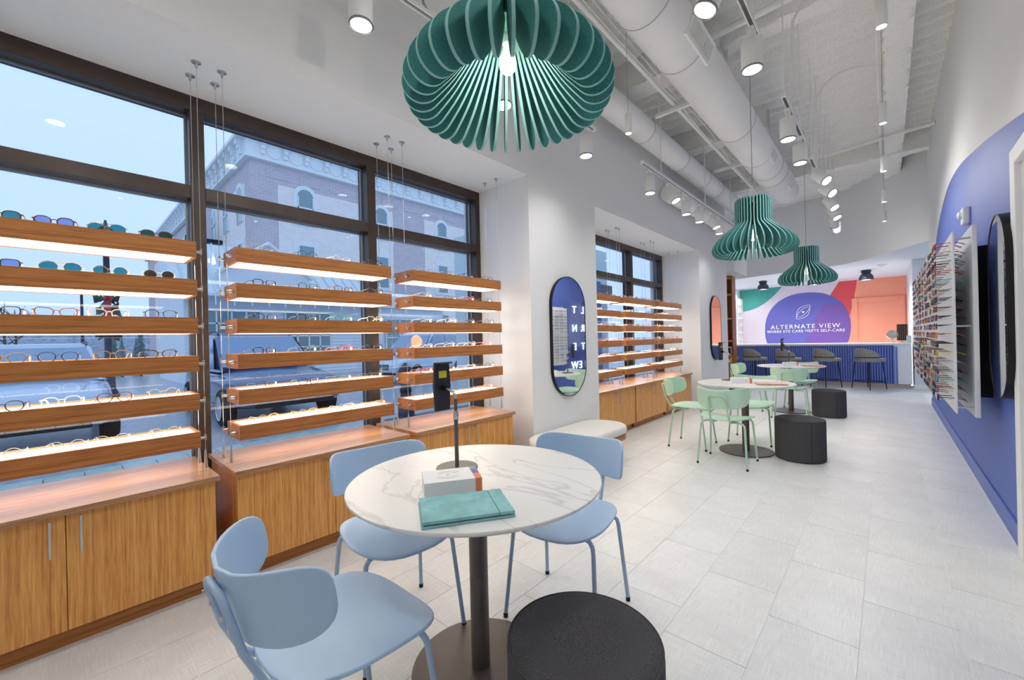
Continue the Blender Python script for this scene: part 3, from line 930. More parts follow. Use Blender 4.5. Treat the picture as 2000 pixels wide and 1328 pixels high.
U1 = [[('panto', 'tortoiseshell', 'teal'), ('panto', 'dark red', 'blue'), ('aviator', 'gold', 'teal'), ('panto', 'tortoiseshell', 'green')],
      [('square', 'black', 'blue'), ('aviator', 'gold', 'teal'), ('round', 'gold', 'teal'), ('round', 'silver', 'brown')],
      [('square', 'black', 'clear'), ('cat', 'brown pink', 'clear'), ('cat', 'clear pink', 'clear'), ('panto', 'dark grey', 'clear')],
      [('panto', 'brown', 'clear'), ('panto', 'navy blue', 'clear'), ('panto', 'brown', 'clear'), ('cat', 'dark brown', 'clear')],
      [('panto', 'black', 'clear'), ('panto', 'clear', 'clear'), ('panto', 'tortoiseshell', 'clear'), ('round', 'pale gold', 'clear')],
      [('round', 'silver', 'clear'), ('round', 'silver', 'clear'), ('round', 'silver', 'clear'), ('round', 'pale gold', 'clear')]]
U2 = [[('aviator', 'pale gold', 'clear'), ('round', 'black', 'clear'), ('cat', 'clear', 'clear'), ('panto', 'black', 'clear')],
      [('square', 'black', 'clear'), ('square', 'dark green', 'clear'), ('cat', 'tortoiseshell', 'clear'), ('panto', 'dark brown', 'clear')],
      [('cat', 'black', 'clear'), ('square', 'black', 'clear'), ('cat', 'green', 'clear'), ('square', 'beige', 'clear')],
      [('square', 'black', 'clear'), ('panto', 'dark grey', 'clear'), ('square', 'red', 'clear'), ('square', 'black', 'clear')],
      [('round', 'dark brown', 'clear'), ('square', 'navy blue', 'clear'), ('round', 'dark grey', 'clear'), ('round', 'dark green', 'clear')],
      [('round', 'gold', 'clear'), ('round', 'gold', 'clear'), ('round', 'silver', 'clear'), ('rect', 'gold', 'clear')]]
U3 = [[('rect', 'silver', 'clear'), ('aviator', 'gold', 'clear'), ('panto', 'navy blue', 'clear'), ('round', 'black', 'clear')],
      [('round', 'pale gold', 'clear'), ('rect', 'dark grey', 'clear'), ('cat', 'red', 'clear'), ('round', 'black', 'clear')],
      [('round', 'silver', 'clear'), ('panto', 'clear pink', 'clear'), ('panto', 'dark brown', 'clear'), ('round', 'dark grey', 'clear')],
      [('rect', 'silver', 'clear'), ('round', 'silver', 'clear'), ('round', 'clear pink', 'clear'), ('round', 'pink', 'clear')],
      [('cat', 'red', 'clear'), ('panto', 'black', 'clear'), ('round', 'silver', 'clear'), ('round', 'dark grey', 'clear')],
      [('round', 'dark grey', 'clear'), ('rect', 'gold', 'clear'), ('round', 'dark brown', 'clear'), ('round', 'pink', 'clear')]]
YS = [[-.175, .0, .17, .35], [.84, 1.09, 1.33, 1.565], [2.03, 2.275, 2.51, 2.74]]
UN = ['leftmost near-window rack', 'middle near-window rack', 'third near-window rack']
NM = {'round': 'round', 'square': 'square', 'panto': 'rounded', 'cat': 'upswept', 'aviator': 'double-bridge', 'rect': 'narrow'}
for u, U in enumerate((U1, U2, U3)):
    for i, row in enumerate(U):
        for j, (st, cl_, ln) in enumerate(row):
            z = 1.85 - .2055 * i - .008
            kind = ('%s-lens sunglasses' % ln) if ln != 'clear' else 'eyeglasses'
            lab = '%s %s %s, %s along %s shelf down, %s' % (cl_, NM[st], kind, ORD[j], ORD[i], UN[u])
            glasses((RX + .075, YS[u][j] + RND.uniform(-.012, .012), z), pi / 2 + RND.uniform(-.12, .12) + (0.12 if u else -.05), st, cl_, ln, lab, 'eyewear on the near-window racks')
# coral display props on the third rack
tag(obj('display_plate', MB().box(-.03, .03, -.05, .05, 0, .012), mat('coral_plate', (232, 98, 100), 0.4), None, (RX + .06, 1.935, 1.85 - 4 * .2055 - .008), bevel=.003), 'flat coral display plate on the fifth shelf down, third near-window rack', 'display plate')
tag(obj('display_disc', MB().lathe([(.001, -.008), (.052, -.008), (.055, 0), (.052, .008), (.001, .008)], 32, (0, 0, .055), Matrix.Rotation(pi / 2, 4, 'Y'), close=False), mat('coral_disc', (240, 128, 104), 0.4), None, (RX - .06, 2.02, 1.85 - 3 * .2055 - .008), smooth=True), 'upright round coral disc on the fourth shelf down, third near-window rack', 'display disc')
tag(obj('display_tray', MB().box(-.03, .03, -.06, .06, 0, .01), mat('coral_plate', (232, 98, 100)), None, (RX - .07, 2.39, 1.85 - .2055 - .008), bevel=.003), 'thin coral tray on the second shelf down, third near-window rack', 'tray')

# far window glasses: a few pixels each
cols = ['black', 'tortoiseshell', 'black', 'navy blue', 'gold', 'dark brown', 'silver', 'red', 'dark grey', 'clear pink', 'green', 'dark brown', 'clear']
sts = ['panto', 'square', 'round', 'cat', 'rect']
UN2 = ['rack behind the wall edge', 'middle rack', 'last rack']
for u, yc in enumerate((4.79, 5.93, 7.11)):
    for i in range(6):
        for j in range(5):
            if u == 0 and j < 1:
                continue
            cl_, st = RND.choice(cols), RND.choice(sts)
            y = yc - .40 + j * .2 + RND.uniform(-.012, .012)
            o = link('eyeglasses', small_glasses_mesh(st, cl_).me, None, (RX + .07, y, 1.85 - .2055 * i - .008), pi / 2 + RND.uniform(-.2, .2))
            tag(o, '%s eyeglasses, %s along %s shelf down, far-window %s' % (cl_, ORD[j - (u == 0)], ORD[i], UN2[u]), 'eyeglasses', 'eyewear on the far-window racks')

# ================================================================== WALL DISPLAY ON THE RIGHT
M_panel = mat('display_white', (236, 238, 240), 0.4)
def wall_display(y0, y1, label):
    t = thing('eyewear_wall_display', label, 'wall display', (XR, (y0 + y1) / 2, .68), group='white eyewear wall displays')
    hl = (y1 - y0) / 2
    obj('mounting_frame', MB().box(-.10, -.001, -hl + .36, hl - .10, .1, 1.2), M_black, t, bevel=.003)
    obj('back_panel', MB().box(-.125, -.10, -hl, hl, 0, 1.30), M_panel, t, bevel=.003)
    f = obj('front_panel', MB().box(-.215, -.205, -hl, hl, .02, 1.27), M_panel, t, bevel=.002)
    so = MB().tube([(-.205, 0, 0), (-.125, 0, 0)], .007, 10).mesh('standoff', M_steel, True)
    for y in (-hl + .05, 0, hl - .05):
        for z in (.06, .62, 1.22):
            link('standoff', so, t, (0, y, z))
    sl = MB()
    for i in range(18):
        z = .10 + i * .064
        nn = int((2 * hl - .1) / .18)
        for k in range(nn):
            yy = -hl + .05 + (k + .5) * (2 * hl - .1) / nn
            sl.box(-.300, -.2155, yy - .012, yy + .012, z - .003, z - .001)
            sl.box(-.301, -.299, yy - .012, yy + .012, z - .003, z + .012)
    o = obj('clear_holders', sl, M_clear, t); o['kind'] = 'stuff'
    return t
wall_display(4.13, 5.86, 'white double-panel eyewear display on the blue wall, nearer one beside oval mirror')
wall_display(5.95, 7.70, 'white double-panel eyewear display on the blue wall, farther one')
# glasses on the display: nearer columns as individuals, the rest joined
DC = ['black', 'tortoiseshell', 'dark brown', 'silver', 'gold', 'navy blue', 'clear', 'dark grey', 'brown pink', 'clear pink', 'brown', 'black', 'dark brown', 'dark grey', 'silver', 'clear', 'clear', 'silver', 'dark red']
ROWC = ['red', 'brown', 'dark brown', 'red', 'teal', 'dark brown', 'dark grey', 'brown pink', 'navy blue', 'dark grey', 'orange', 'black', 'yellow', 'silver', 'dark brown', 'teal', 'red', 'black']
rest = MB()
rest_mats, rest_idx = [], {}
for pi_, (y0, y1) in enumerate(((4.13, 5.86), (5.95, 7.70))):
    hl = (y1 - y0) / 2; nn = int((2 * hl - .1) / .18)
    for k in range(nn):
        yy = (y0 + y1) / 2 - hl + .05 + (k + .5) * (2 * hl - .1) / nn
        for i in range(18):
            z = .68 + .10 + (17 - i) * .064
            cl_ = ROWC[i] if k == 0 else RND.choice(DC)
            st = RND.choice(sts)
            mb = small_glasses_mesh(st, cl_, 'clear', True)
            loc = (XR - .29, yy, z - .012 - .004)
            if pi_ == 0 and k < 8:
                o = link('eyeglasses', mb.me, None, loc, -pi / 2 + RND.uniform(-.05, .05))
                tag(o, '%s eyeglasses, %s row down, %s column from mirror, nearer wall display' % (cl_, ORD[i], ORD[k]), 'eyeglasses', 'eyewear on the nearer wall display')
            else:
                for q, m_ in enumerate(mb.me.materials):
                    if m_.name not in rest_idx:
                        rest_idx[m_.name] = len(rest_mats); rest_mats.append(m_)
                idx = [rest_idx[m_.name] for m_ in mb.me.materials]
                off = len(rest.v)
                for v in mb.v:
                    rest.v.append((loc[0] + v[1], loc[1] - v[0], loc[2] + v[2]))
                for f, m_ in zip(mb.f, mb.m):
                    rest.f.append(tuple(a + off for a in f)); rest.m.append(idx[m_])
rest.cur = 1
o = obj('eyeglasses_rows', rest, rest_mats)
tag(o, 'rows of small eyeglasses filling the farther wall display', 'eyeglasses')
o['kind'] = 'stuff'

# oval mirrors
def capsule(w_, h_, n=20):
    r = w_ / 2
    return arc(0, h_ / 2 - r, r, 0, pi, n) + arc(0, -h_ / 2 + r, r, pi, 2 * pi, n)
def mirror(label, loc, rz, w_, h_, dep, zc):
    """local: hangs in the y-z plane, faces +x"""
    t = thing('oval_mirror', label, 'mirror', (loc[0], loc[1], zc - h_ / 2), rz, 'tall pill-shaped mirrors')
    cap = capsule(w_, h_); inn = capsule(w_ - .014, h_ - .014)
    mb = MB(); k = len(cap); hh = h_ / 2
    v = [(x, a, b + hh) for x, c in ((0.001, cap), (dep, cap), (dep, inn), (dep - .003, inn)) for a, b in c]
    f = [(r_ * k + i, r_ * k + (i + 1) % k, (r_ + 1) * k + (i + 1) % k, (r_ + 1) * k + i) for r_ in range(3) for i in range(k)]
    mb.add(v, f)
    obj('frame', mb, M_black, t, smooth=50)
    obj('mirror_glass', MB().prism(inn, lambda a, b, q: (q, a, b + hh), .001, dep - .003), M_mirror, t)
mirror('tall pill-shaped mirror with black frame on the wall between the windows', (XP, 3.645), 0, .62, 1.27, .035, 1.30)
mirror('tall pill-shaped mirror with black frame past the far window', (XP, 8.76), 0, .62, 1.27, .035, 1.42)
mirror('tall pill-shaped mirror with black frame on the blue wall', (XR, 3.85), pi, .56, 1.12, .06, 1.41)
# alarm device
t = thing('alarm_strobe', 'white wall alarm strobe above the eyewear display', 'alarm', (XR, 5.4, 2.2))
obj('housing', MB().box(-.05, -.001, -.06, .06, 0, .15), M_white, t, bevel=.012)
obj('strobe_lens', MB().lathe([(.035, 0), (.033, .02), (.001, .03)], 20, (-.05, 0, .085), Matrix.Rotation(-pi / 2, 4, 'Y'), close=False), M_trim, t, smooth=True)
# letters on a clear panel on the blue wall (seen in the mirror)
t = thing('letter_sign', 'clear acrylic panel with white glowing letters on the blue wall', 'sign', (XR, 8.62, .45))
obj('acrylic_panel', MB().box(-.035, -.027, -.62, .62, 0, 1.72), M_clear, t)
for i in (-.55, .55):
    for z in (.06, 1.66):
        obj('standoff', MB().tube([(-.04, i, z), (-.001, i, z)], .01, 10), M_steel, t)
M_glow = mat('letter_glow', (250, 252, 255), 0.5, emit=1.6)
for r_, s_ in enumerate(('ALT', 'ERN', 'ATE', 'VIEW')):
    n_ = len(s_)
    for c_, ch in enumerate(s_):
        y = (.36 - .36 * c_) if n_ == 3 else (.37 - .25 * c_)
        obj('letter', text_mesh('letter', ch, .25, M_glow, .006, 1.1), None, t, (-.042, y, 1.50 - r_ * .44), rot=(pi / 2, 0, -pi / 2))

# ================================================================== FURNITURE
M_marble = bpy.data.materials.new('white_marble')
M_marble.use_nodes = True
n = M_marble.node_tree.nodes; l = M_marble.node_tree.links
b = n['Principled BSDF']; b.inputs['Roughness'].default_value = 0.3
tcx = n.new('ShaderNodeTexCoord'); mp = n.new('ShaderNodeMapping'); mp.inputs['Rotation'].default_value = (0, 0, .7); mp.inputs['Scale'].default_value = (1.0, 2.6, 1)
nzz = n.new('ShaderNodeTexNoise'); nzz.inputs['Scale'].default_value = 1.1; nzz.inputs['Detail'].default_value = 5; nzz.inputs['Distortion'].default_value = 0.7
l.new(tcx.outputs['Object'], mp.inputs[0]); l.new(mp.outputs[0], nzz.inputs['Vector'])
sb = n.new('ShaderNodeMath'); sb.operation = 'SUBTRACT'; sb.inputs[1].default_value = .5; l.new(nzz.outputs[0], sb.inputs[0])
ab = n.new('ShaderNodeMath'); ab.operation = 'ABSOLUTE'; l.new(sb.outputs[0], ab.inputs[0])
rp = n.new('ShaderNodeValToRGB'); l.new(ab.outputs[0], rp.inputs[0])
rp.color_ramp.elements[0].position = 0; rp.color_ramp.elements[0].color = (*lin((208, 207, 206)), 1)
rp.color_ramp.elements[1].position = .014; rp.color_ramp.elements[1].color = (*lin((234, 233, 231)), 1)
l.new(rp.outputs[0], b.inputs['Base Color'])

def round_table(x, y, label, top_m, r=.481, h=.75):
    t = thing('round_table', label, 'table', (x, y, 0), group='round pedestal tables')
    obj('table_top', MB().lathe([(.001, h - .018), (r - .012, h - .018), (r, h - .008), (r, h - .002), (r - .002, h), (.001, h)], 96, close=False), top_m, t, smooth=30)
    obj('pedestal', MB().lathe([(.036, .012), (.036, .36), (.0352, .363), (.0352, .366), (.036, .369), (.036, h - .03), (.11, h - .03), (.11, h - .0185)], 32), M_dark, t, smooth=30)
    obj('base_disc', MB().lathe([(.001, 0), (.262, 0), (.265, .003), (.265, .010), (.262, .013), (.001, .013)], 64, close=False), M_dark, t, smooth=30)
    return t
T1, T2, T3 = (-1.198, 1.089), (-1.155, 5.027), (-1.17, 8.03)
round_table(*T1, 'round white marble table with dark pedestal nearest the camera', M_marble)
round_table(*T2, 'round white pedestal table in the middle among green chairs', M_marble, .47)
round_table(*T3, 'round white pedestal table farthest away before the bar', M_marble, .47)

def disc_grid(mb, fn, e=2.5, nr=8, na=40):
    """fill a superellipse with quads: fn(a,b) maps unit disc coordinates"""
    v = [fn(0, 0)]
    for i in range(1, nr + 1):
        for j in range(na):
            a = 2 * pi * j / na
            ca = abs(cos(a)) ** (2 / e) * (1 if cos(a) >= 0 else -1); sa = abs(sin(a)) ** (2 / e) * (1 if sin(a) >= 0 else -1)
            v.append(fn(ca * i / nr, sa * i / nr))
    f = [(0, 1 + j, 1 + (j + 1) % na) for j in range(na)]
    for i in range(nr - 1):
        for j in range(na):
            a, b_ = 1 + i * na, 1 + (i + 1) * na
            f.append((a + j, b_ + j, b_ + (j + 1) % na, a + (j + 1) % na))
    mb.add(v, f)
    return mb
def make_chair(colour, nm):
    m = mat('chair_' + nm, colour, 0.42)
    mt = mat('chair_tube_' + nm, tuple(int(c * .94) for c in colour), 0.35)
    t = thing('dining_chair', 'x', 'chair', group=nm + ' dining chairs')
    seat = disc_grid(MB(), lambda a, b_: ((.243 - .03 * (1 - b_) * .5) * a, .0 + .225 * b_, .447 + .028 * a * a - .012 * max(0, b_) ** 3 * 1.5 + .012 * max(0, -b_) ** 2), 2.9)
    s_ = obj('seat', seat, m, t, smooth=True)
    so = s_.modifiers.new('thick', 'SOLIDIFY'); so.thickness = .012; so.offset = -1
    bv = s_.modifiers.new('round', 'BEVEL'); bv.width = .004; bv.segments = 2; bv.limit_method = 'ANGLE'
    Rb, ph = .255, radians(69)
    def bk(a, b_):
        rr = Rb
        return (rr * sin(a * ph) * .98, -.300 + rr * (1 - cos(a * ph)) - .02 * b_, .672 + .100 * b_ + (-.02 + .07 * a * a) * (b_ + 1) / 2)
    bb = disc_grid(MB(), bk, 3.0, 8, 48)
    o = obj('backrest', bb, m, t, smooth=True)
    so = o.modifiers.new('thick', 'SOLIDIFY'); so.thickness = .011; so.offset = 0
    bv = o.modifiers.new('round', 'BEVEL'); bv.width = .004; bv.segments = 2; bv.limit_method = 'ANGLE'
    r = .0095
    U = []
    for sg in (-1, 1):
        side = [(sg * .085, -.02, .428), (sg * .085, -.17, .424), (sg * .084, -.205, .435), (sg * .083, -.245, .47), (sg * .08, -.290, .57), (sg * .078, -.318, .675), (sg * .066, -.323, .698), (sg * .05, -.324, .706)]
        U.append(side)
    obj('back_support', MB().tube(U[0] + U[1][::-1], r, 8), mt, t, smooth=60)
    for sg in (-1, 1):
        for z in (.63, .665):
            obj('bolt', MB().lathe([(.001, 0), (.006, 0), (.006, .004), (.001, .004)], 10, (sg * .079, -.313 - (z - .63) * .4, z), Matrix.Rotation(pi / 2, 4, 'X'), close=False), M_steel, t)
    for sx in (-1, 1):
        for sy, y0 in ((1, .10), (-1, -.12)):
            pts = [(sx * .06, y0, .426), (sx * .15, y0 + sy * .03, .426), (sx * .178, y0 + sy * .038, .421), (sx * .193, y0 + sy * .044, .405), (sx * .198, y0 + sy * .048, .38), (sx * .222, y0 + sy * .092, .012)]
            lg = obj('leg', MB().tube(pts, r, 8), mt, t, smooth=60)
            e = pts[-1]
            obj('foot', MB().lathe([(.011, 0), (.011, .014), (.0098, .02)], 10, (e[0], e[1], 0)), M_black, lg)
    return t
cb = make_chair((178, 206, 236), 'pale blue')
cg = make_chair((200, 234, 208), 'pale green')
def put(pr, lst):
    for i, (x, y, rz, lb) in enumerate(lst):
        if i == 0:
            pr.location = (x, y, 0); pr.rotation_euler = (0, 0, rz); pr['label'] = lb
        else:
            copy_tree(pr, None, (x, y, 0), rz, lb)
put(cb, [(-1.205, .56, .02, 'pale blue chair nearest the camera, seen from behind'),
         (-1.64, 1.0, -1.70, 'pale blue chair between marble table and bamboo cabinets'),
         (-1.135, 1.59, pi + .16, 'pale blue chair on the far side of the marble table by the bench')])
put(cg, [(-1.69, 4.97, -pi / 2 + .05, 'pale green chair left of the middle table facing right'),
         (-1.2, 4.5, 0.0, 'pale green chair in front of the middle table, seen from behind'),
         (-1.2, 5.56, pi, 'pale green chair behind the middle table facing the camera'),
         (-1.72, 7.98, -pi / 2, 'pale green chair left of the farthest table'),
         (-1.1, 7.48, 0.05, 'pale green chair in front of the farthest table, seen from behind'),
         (-1.1, 8.58, pi, 'pale green chair behind the farthest table facing the camera')])

M_ott = mat('charcoal_felt', (80, 79, 82), 0.95, noise_s=520, noise_a=0.7, bump=0.08, spec=0.1)
def ottoman(x, y, lb, r=.218, h=.415):
    t = thing('ottoman', lb, 'ottoman', (x, y, 0), group='charcoal felt ottomans')
    obj('cover', MB().lathe([(.001, .006), (r - .01, .006), (r, .016), (r, h - .03), (r - .006, h - .012), (r - .02, h - .002), (r - .04, h), (.001, h + .002)], 72, close=False), M_ott, t, smooth=35)
    obj('welt', MB().tube([((r - .004) * cos(a), (r - .004) * sin(a), h - .012) for a in [2 * pi * i / 72 for i in range(72)]], .0035, 6, True), M_ott, t, smooth=True)
    obj('side_seam', MB().tube([(r * cos(-1.0) , r * sin(-1.0), .02), (r * cos(-1.0), r * sin(-1.0), h - .03)], .0018, 5), mat('seam_dark', (34, 34, 36), 0.9), t)
    obj('glide', MB().lathe([(.001, 0), (r * .8, 0), (r * .8, .006), (.001, .006)], 40, close=False), M_black, t)
ottoman(-.668, 1.012, 'charcoal felt ottoman in the foreground beside the marble table', .224)
ottoman(-.67, 5.06, 'charcoal felt ottoman beside the middle table')
ottoman(-.665, 7.86, 'charcoal felt ottoman beside the farthest table', .212, .40)

# bench against the pier
t = thing('upholstered_bench', 'white boucle bench with rounded ends and wooden base by the mirror wall', 'bench', (-2.235, 3.42, 0))
def rrect(hx_, hy_, r, n=10):
    p = []
    for cx, cy, a in ((hx_ - r, hy_ - r, 0), (-hx_ + r, hy_ - r, pi / 2), (-hx_ + r, -hy_ + r, pi), (hx_ - r, -hy_ + r, 3 * pi / 2)):
        p += arc(cx, cy, r, a, a + pi / 2, n)
    return p
M_oak = wood('oak', (150, 92, 46), (180, 118, 64), (200, 140, 84), 1)
M_bou = mat('boucle', (236, 233, 226), 0.95, noise_s=130, noise_a=0.06, bump=0.8, spec=0.1)
obj('base_board', MB().prism(rrect(.255, .63, .24), lambda a, b, q: (a, b, q), .235, .285), M_oak, t, bevel=.006)
o = obj('cushion', MB().prism(rrect(.265, .64, .25), lambda a, b, q: (a, b, q), .286, .372), M_bou, t, smooth=50)
bv = o.modifiers.new('bevel', 'BEVEL'); bv.width = .035; bv.segments = 4; bv.limit_method = 'ANGLE'
for y in (-.42, .40):
    obj('leg', MB().prism([(.16 * cos(2 * pi * i / 24), y + .075 * sin(2 * pi * i / 24)) for i in range(24)], lambda a, b, q: (a, b, q), 0, .235), wood('oak_leg', (150, 92, 46), (180, 118, 64), (200, 140, 84), 2) if y < 0 else MATS['oak_leg'], t, smooth=40)

# tablet stands
def tablet_stand(x, y, z, rz, lb):
    t = thing('tablet_stand', lb, 'tablet stand', (x, y, z), rz, 'tablet stands')
    obj('base', MB().lathe([(.001, 0), (.084, 0), (.086, .002), (.086, .006), (.083, .008), (.001, .008)], 40, close=False), M_dark, t, smooth=30)
    obj('pole', MB().lathe([(.0085, .008), (.0085, .215), (.007, .216), (.007, .290)], 16), M_dark, t, smooth=30)
    obj('collar', MB().lathe([(.0105, .205), (.0115, .208), (.0115, .238), (.0105, .241)], 16), M_steel, t, smooth=30)
    a = obj('arm', MB().tube([(0, 0, .284), (-.002, 0, .303), (-.012, 0, .317), (-.03, 0, .321), (-.062, 0, .327)], .0062, 10), M_steel, t, smooth=60)
    obj('knuckle', MB().tube([(-.058, 0, .327), (-.09, 0, .330)], .011, 12), M_black, a, smooth=40)
    hd = MB().prism(arc(0, 0, .1, 0, 0, 1)[:0] + [(-.037, -.105), (.037, -.105), (.043, 0), (.037, .105), (-.037, .105), (-.043, 0)], lambda a_, b_, q: (q, a_, b_ + .335), -.105, -.088)
    hd.box(-.09, -.062, -.036, .036, .433, .441)
    h = obj('holder', hd, mat('black_plastic', (40, 40, 42), 0.35), t, bevel=.004)
    obj('yellow_label', MB().box(-.0885, -.0872, -.020, .020, .372, .402), mat('yellow_label', (206, 200, 40), 0.6), h)
def facing(dx, dy):
    return math.atan2(dy, dx) + pi
tablet_stand(-1.334, 1.105, .75, -.05, 'black tablet holder on a pole standing on the marble table')
p = hz(1434, 746, .72); tablet_stand(T2[0] - .20, T2[1] + .20, .75, radians(-10), 'tablet holder on a pole standing on the middle table')
tablet_stand(T3[0] - .05, T3[1] + .22, .75, radians(-10), 'tablet holder on a pole standing on the farthest table')
# boxes and folders on the tables
def place_box(x, y, z, rz, lb, s_=1.0):
    t = thing('brochure_box', lb, 'box', (x, y, z), rz, 'white brochure boxes')
    o = obj('box_body', MB().box(-.10 * s_, .075 * s_, -.068 * s_, .068 * s_, 0, .052), mat('box_white', (240, 240, 242), 0.5), t, bevel=.001)
    for k, (a, b_, c_) in enumerate(((-.068, -.012, (238, 132, 92)), (-.012, .036, (112, 92, 168)), (.036, .068, (110, 168, 160)))):
        obj('colour_band', MB().box(.0752 * s_, .098 * s_, a * s_, b_ * s_, 0, .052), mat('band_%d' % k, c_, 0.5), t)
    e = MB()
    for q, (rr, a0, a1) in enumerate(((.05, .5, 2.4), (.05, 3.6, 5.6), (.034, .2, 2.8), (.034, 3.3, 5.9))):
        e.tube([(-.012 + rr * cos(a0 + (a1 - a0) * i / 12), rr * .8 * sin(a0 + (a1 - a0) * i / 12), .0522) for i in range(13)], .0006, 4)
    e.lathe([(.001, .0521), (.006, .0521), (.006, .0526), (.001, .0526)], 12, (-.012, 0, 0), close=False)
    obj('eye_emblem', e, mat('emblem_grey', (196, 196, 198), 0.5), o)
def folder(x, y, z, rz, lb, rgb, nm):
    t = thing('velvet_folder', lb, 'folder', (x, y, z), rz, 'flat folders')
    m = mat('folder_' + nm, rgb, 0.85, noise_s=22, noise_a=0.14, spec=0.2)
    obj('lower_cover', MB().box(-.138, .138, -.098, .098, 0, .007), m, t, bevel=.002)
    obj('upper_cover', MB().box(-.135, .09, -.096, .096, .010, .020), m, t, bevel=.002)
    obj('spine_flap', MB().box(.0915, .137, -.096, .096, .0095, .0195), m, t, bevel=.002)
    obj('pages', MB().box(-.13, .125, -.09, .09, .0065, .0105), mat('folder_dark_' + nm, tuple(int(c * .45) for c in rgb), 0.9), t)
place_box(-1.162, .935, .75, math.atan2(.167, .103), 'white box with orange and violet end band on the marble table')
folder(-.984, .842, .75, math.atan2(.237, .15), 'teal velvet folder lying on the marble table', (146, 196, 198), 'teal')
place_box(T2[0] - .03, T2[1] - .02, .75, .35, 'white box on the middle table')
folder(T2[0] + .26, T2[1] - .08, .75, .35, 'peach folder lying on the middle table', (226, 188, 172), 'peach')
place_box(T3[0] + .0, T3[1] + .0, .75, .35, 'white box on the farthest table')
folder(T3[0] + .30,  T3[1] - .08, .75, .35, 'peach folder lying on the farthest table', (226, 188, 172), 'peach')

# ================================================================== BAR
t = thing('bar_counter', 'white bar counter with rounded ribbed blue front before the mural', 'counter', (-1.47, 12.5, 0))
L0, L1 = -1.86, 1.87
wm = mat('counter_white', (238, 240, 243), 0.35)
def flat_y(poly, y0, y1):
    return MB().prism(poly, lambda a, b, q: (a, q, b), y0, y1)
rc = [(1.58 + .08 * cos(a), .87 + .08 * sin(a)) for a in [pi / 2 * i / 8 for i in range(9)]]
obj('top_slab', MB().box(L0, L1, .0, .75, .952, 1.0), wm, t, bevel=.004)
obj('end_panel', MB().box(1.58 + .001, L1, .0, .70, .09, .951), wm, t, bevel=.004)
obj('carcass', MB().box(L0, 1.58, .04, .66, .09, .951), mat('counter_blue_back', (60, 78, 150), 0.6), t)
obj('plinth', MB().box(L0, L1 - .02, .05, .6, 0, .089), mat('plinth_wood', (196, 180, 164), 0.6), t)
rib = mat('rib_blue', (116, 136, 212), 0.45)
rb = {}
nr = 76
for i in range(nr):
    x = L0 + .01 + (1.655 - L0 - .01) * (i + .5) / nr
    wdt = (1.655 - L0 - .01) / nr
    ztop = .945
    if x > 1.57:
        ztop = .865 + sqrt(max(0.0, .08 ** 2 - (x - 1.575) ** 2))
    key = round(ztop, 3)
    if key not in rb:
        hw = wdt * .36
        rb[key] = MB().prism([(-hw, 0), (-hw, -.010), (-hw * .5, -.017), (hw * .5, -.017), (hw, -.010), (hw, 0)], lambda a, b, q: (a, b, q), .09, ztop).mesh('rib', rib)
    link('rib', rb[key], t, (x, .038 if x < 1.575 else -.001, 0))
M_stool = mat('grey_velvet', (150, 148, 140), 0.9, noise_s=40, noise_a=0.2, spec=0.2)
def make_stool():
    t = thing('bar_stool', 'x', 'bar stool', group='grey bar stools')
    o = obj('seat', MB().prism(rrect(.20, .21, .12), lambda a, b, q: (a, b + .075, q), .60, .675), M_stool, t, smooth=50)
    bv = o.modifiers.new('b', 'BEVEL'); bv.width = .025; bv.segments = 3; bv.limit_method = 'ANGLE'
    mb = MB()
    def bkf(a, b_, off):
        an = -pi / 2 + a * radians(98)
        rr = .235 + off
        hgt = .30 * (1 - .45 * abs(a) ** 2.2)
        return (rr * cos(an), .0 + rr * sin(an) * .98, .60 + hgt * b_)
    nA, nB = 28, 5
    v, f = [], []
    ring = []
    for i in range(nA + 1):
        a = -1 + 2 * i / nA
        sec = [bkf(a, j / nB, 0) for j in range(nB + 1)] + [bkf(a, j / nB, -.055) for j in range(nB, -1, -1)]
        v += sec
    k = 2 * (nB + 1)
    for i in range(nA):
        for j in range(k):
            f.append((i * k + j, (i + 1) * k + j, (i + 1) * k + (j + 1) % k, i * k + (j + 1) % k))
    f.append(tuple(range(k))); f.append(tuple(nA * k + j for j in range(k))[::-1])
    mb.add(v, f)
    o = obj('backrest', mb, M_stool, t, smooth=60)
    bv = o.modifiers.new('b', 'BEVEL'); bv.width = .018; bv.segments = 3; bv.limit_method = 'ANGLE'; bv.angle_limit = radians(50)
    obj('back_rail', MB().tube([(.243 * cos(-pi / 2 + a), .24 * sin(-pi / 2 + a), .70) for a in [radians(-100 + 200 * i / 20) for i in range(21)]], .008, 8), M_black, t, smooth=True)
    for sx in (-1, 1):
        for sy in (-1, 1):
            obj('leg', MB().tube([(sx * .17, sy * .16, .60), (sx * .215, sy * .20, 0)], .009, 8), M_black, t, smooth=True)
    c = [(sx * .2035, sy * .19, .17) for sx, sy in ((-1, -1), (1, -1), (1, 1), (-1, 1))]
    for i in range(4):
        obj('foot_rail', MB().tube([c[i], c[(i + 1) % 4]], .007, 8), M_black, t, smooth=True)
    return t
st0 = make_stool()
sts_ = []
for px_, lb in ((1702, 'grey velvet bar stool nearest the white end of the bar'), (1618, 'grey velvet bar stool second from the white end of the bar'), (1543, 'grey velvet bar stool third from the white end of the bar'), (1478, 'grey velvet bar stool fourth from the white end of the bar'), (1424, 'grey velvet bar stool at the bookcase end of the bar')):
    p = hy(px_ - 6, 700, 12.08)
    sts_.append((p.x, 12.08, radians(-42), lb))
put(st0, sts_)
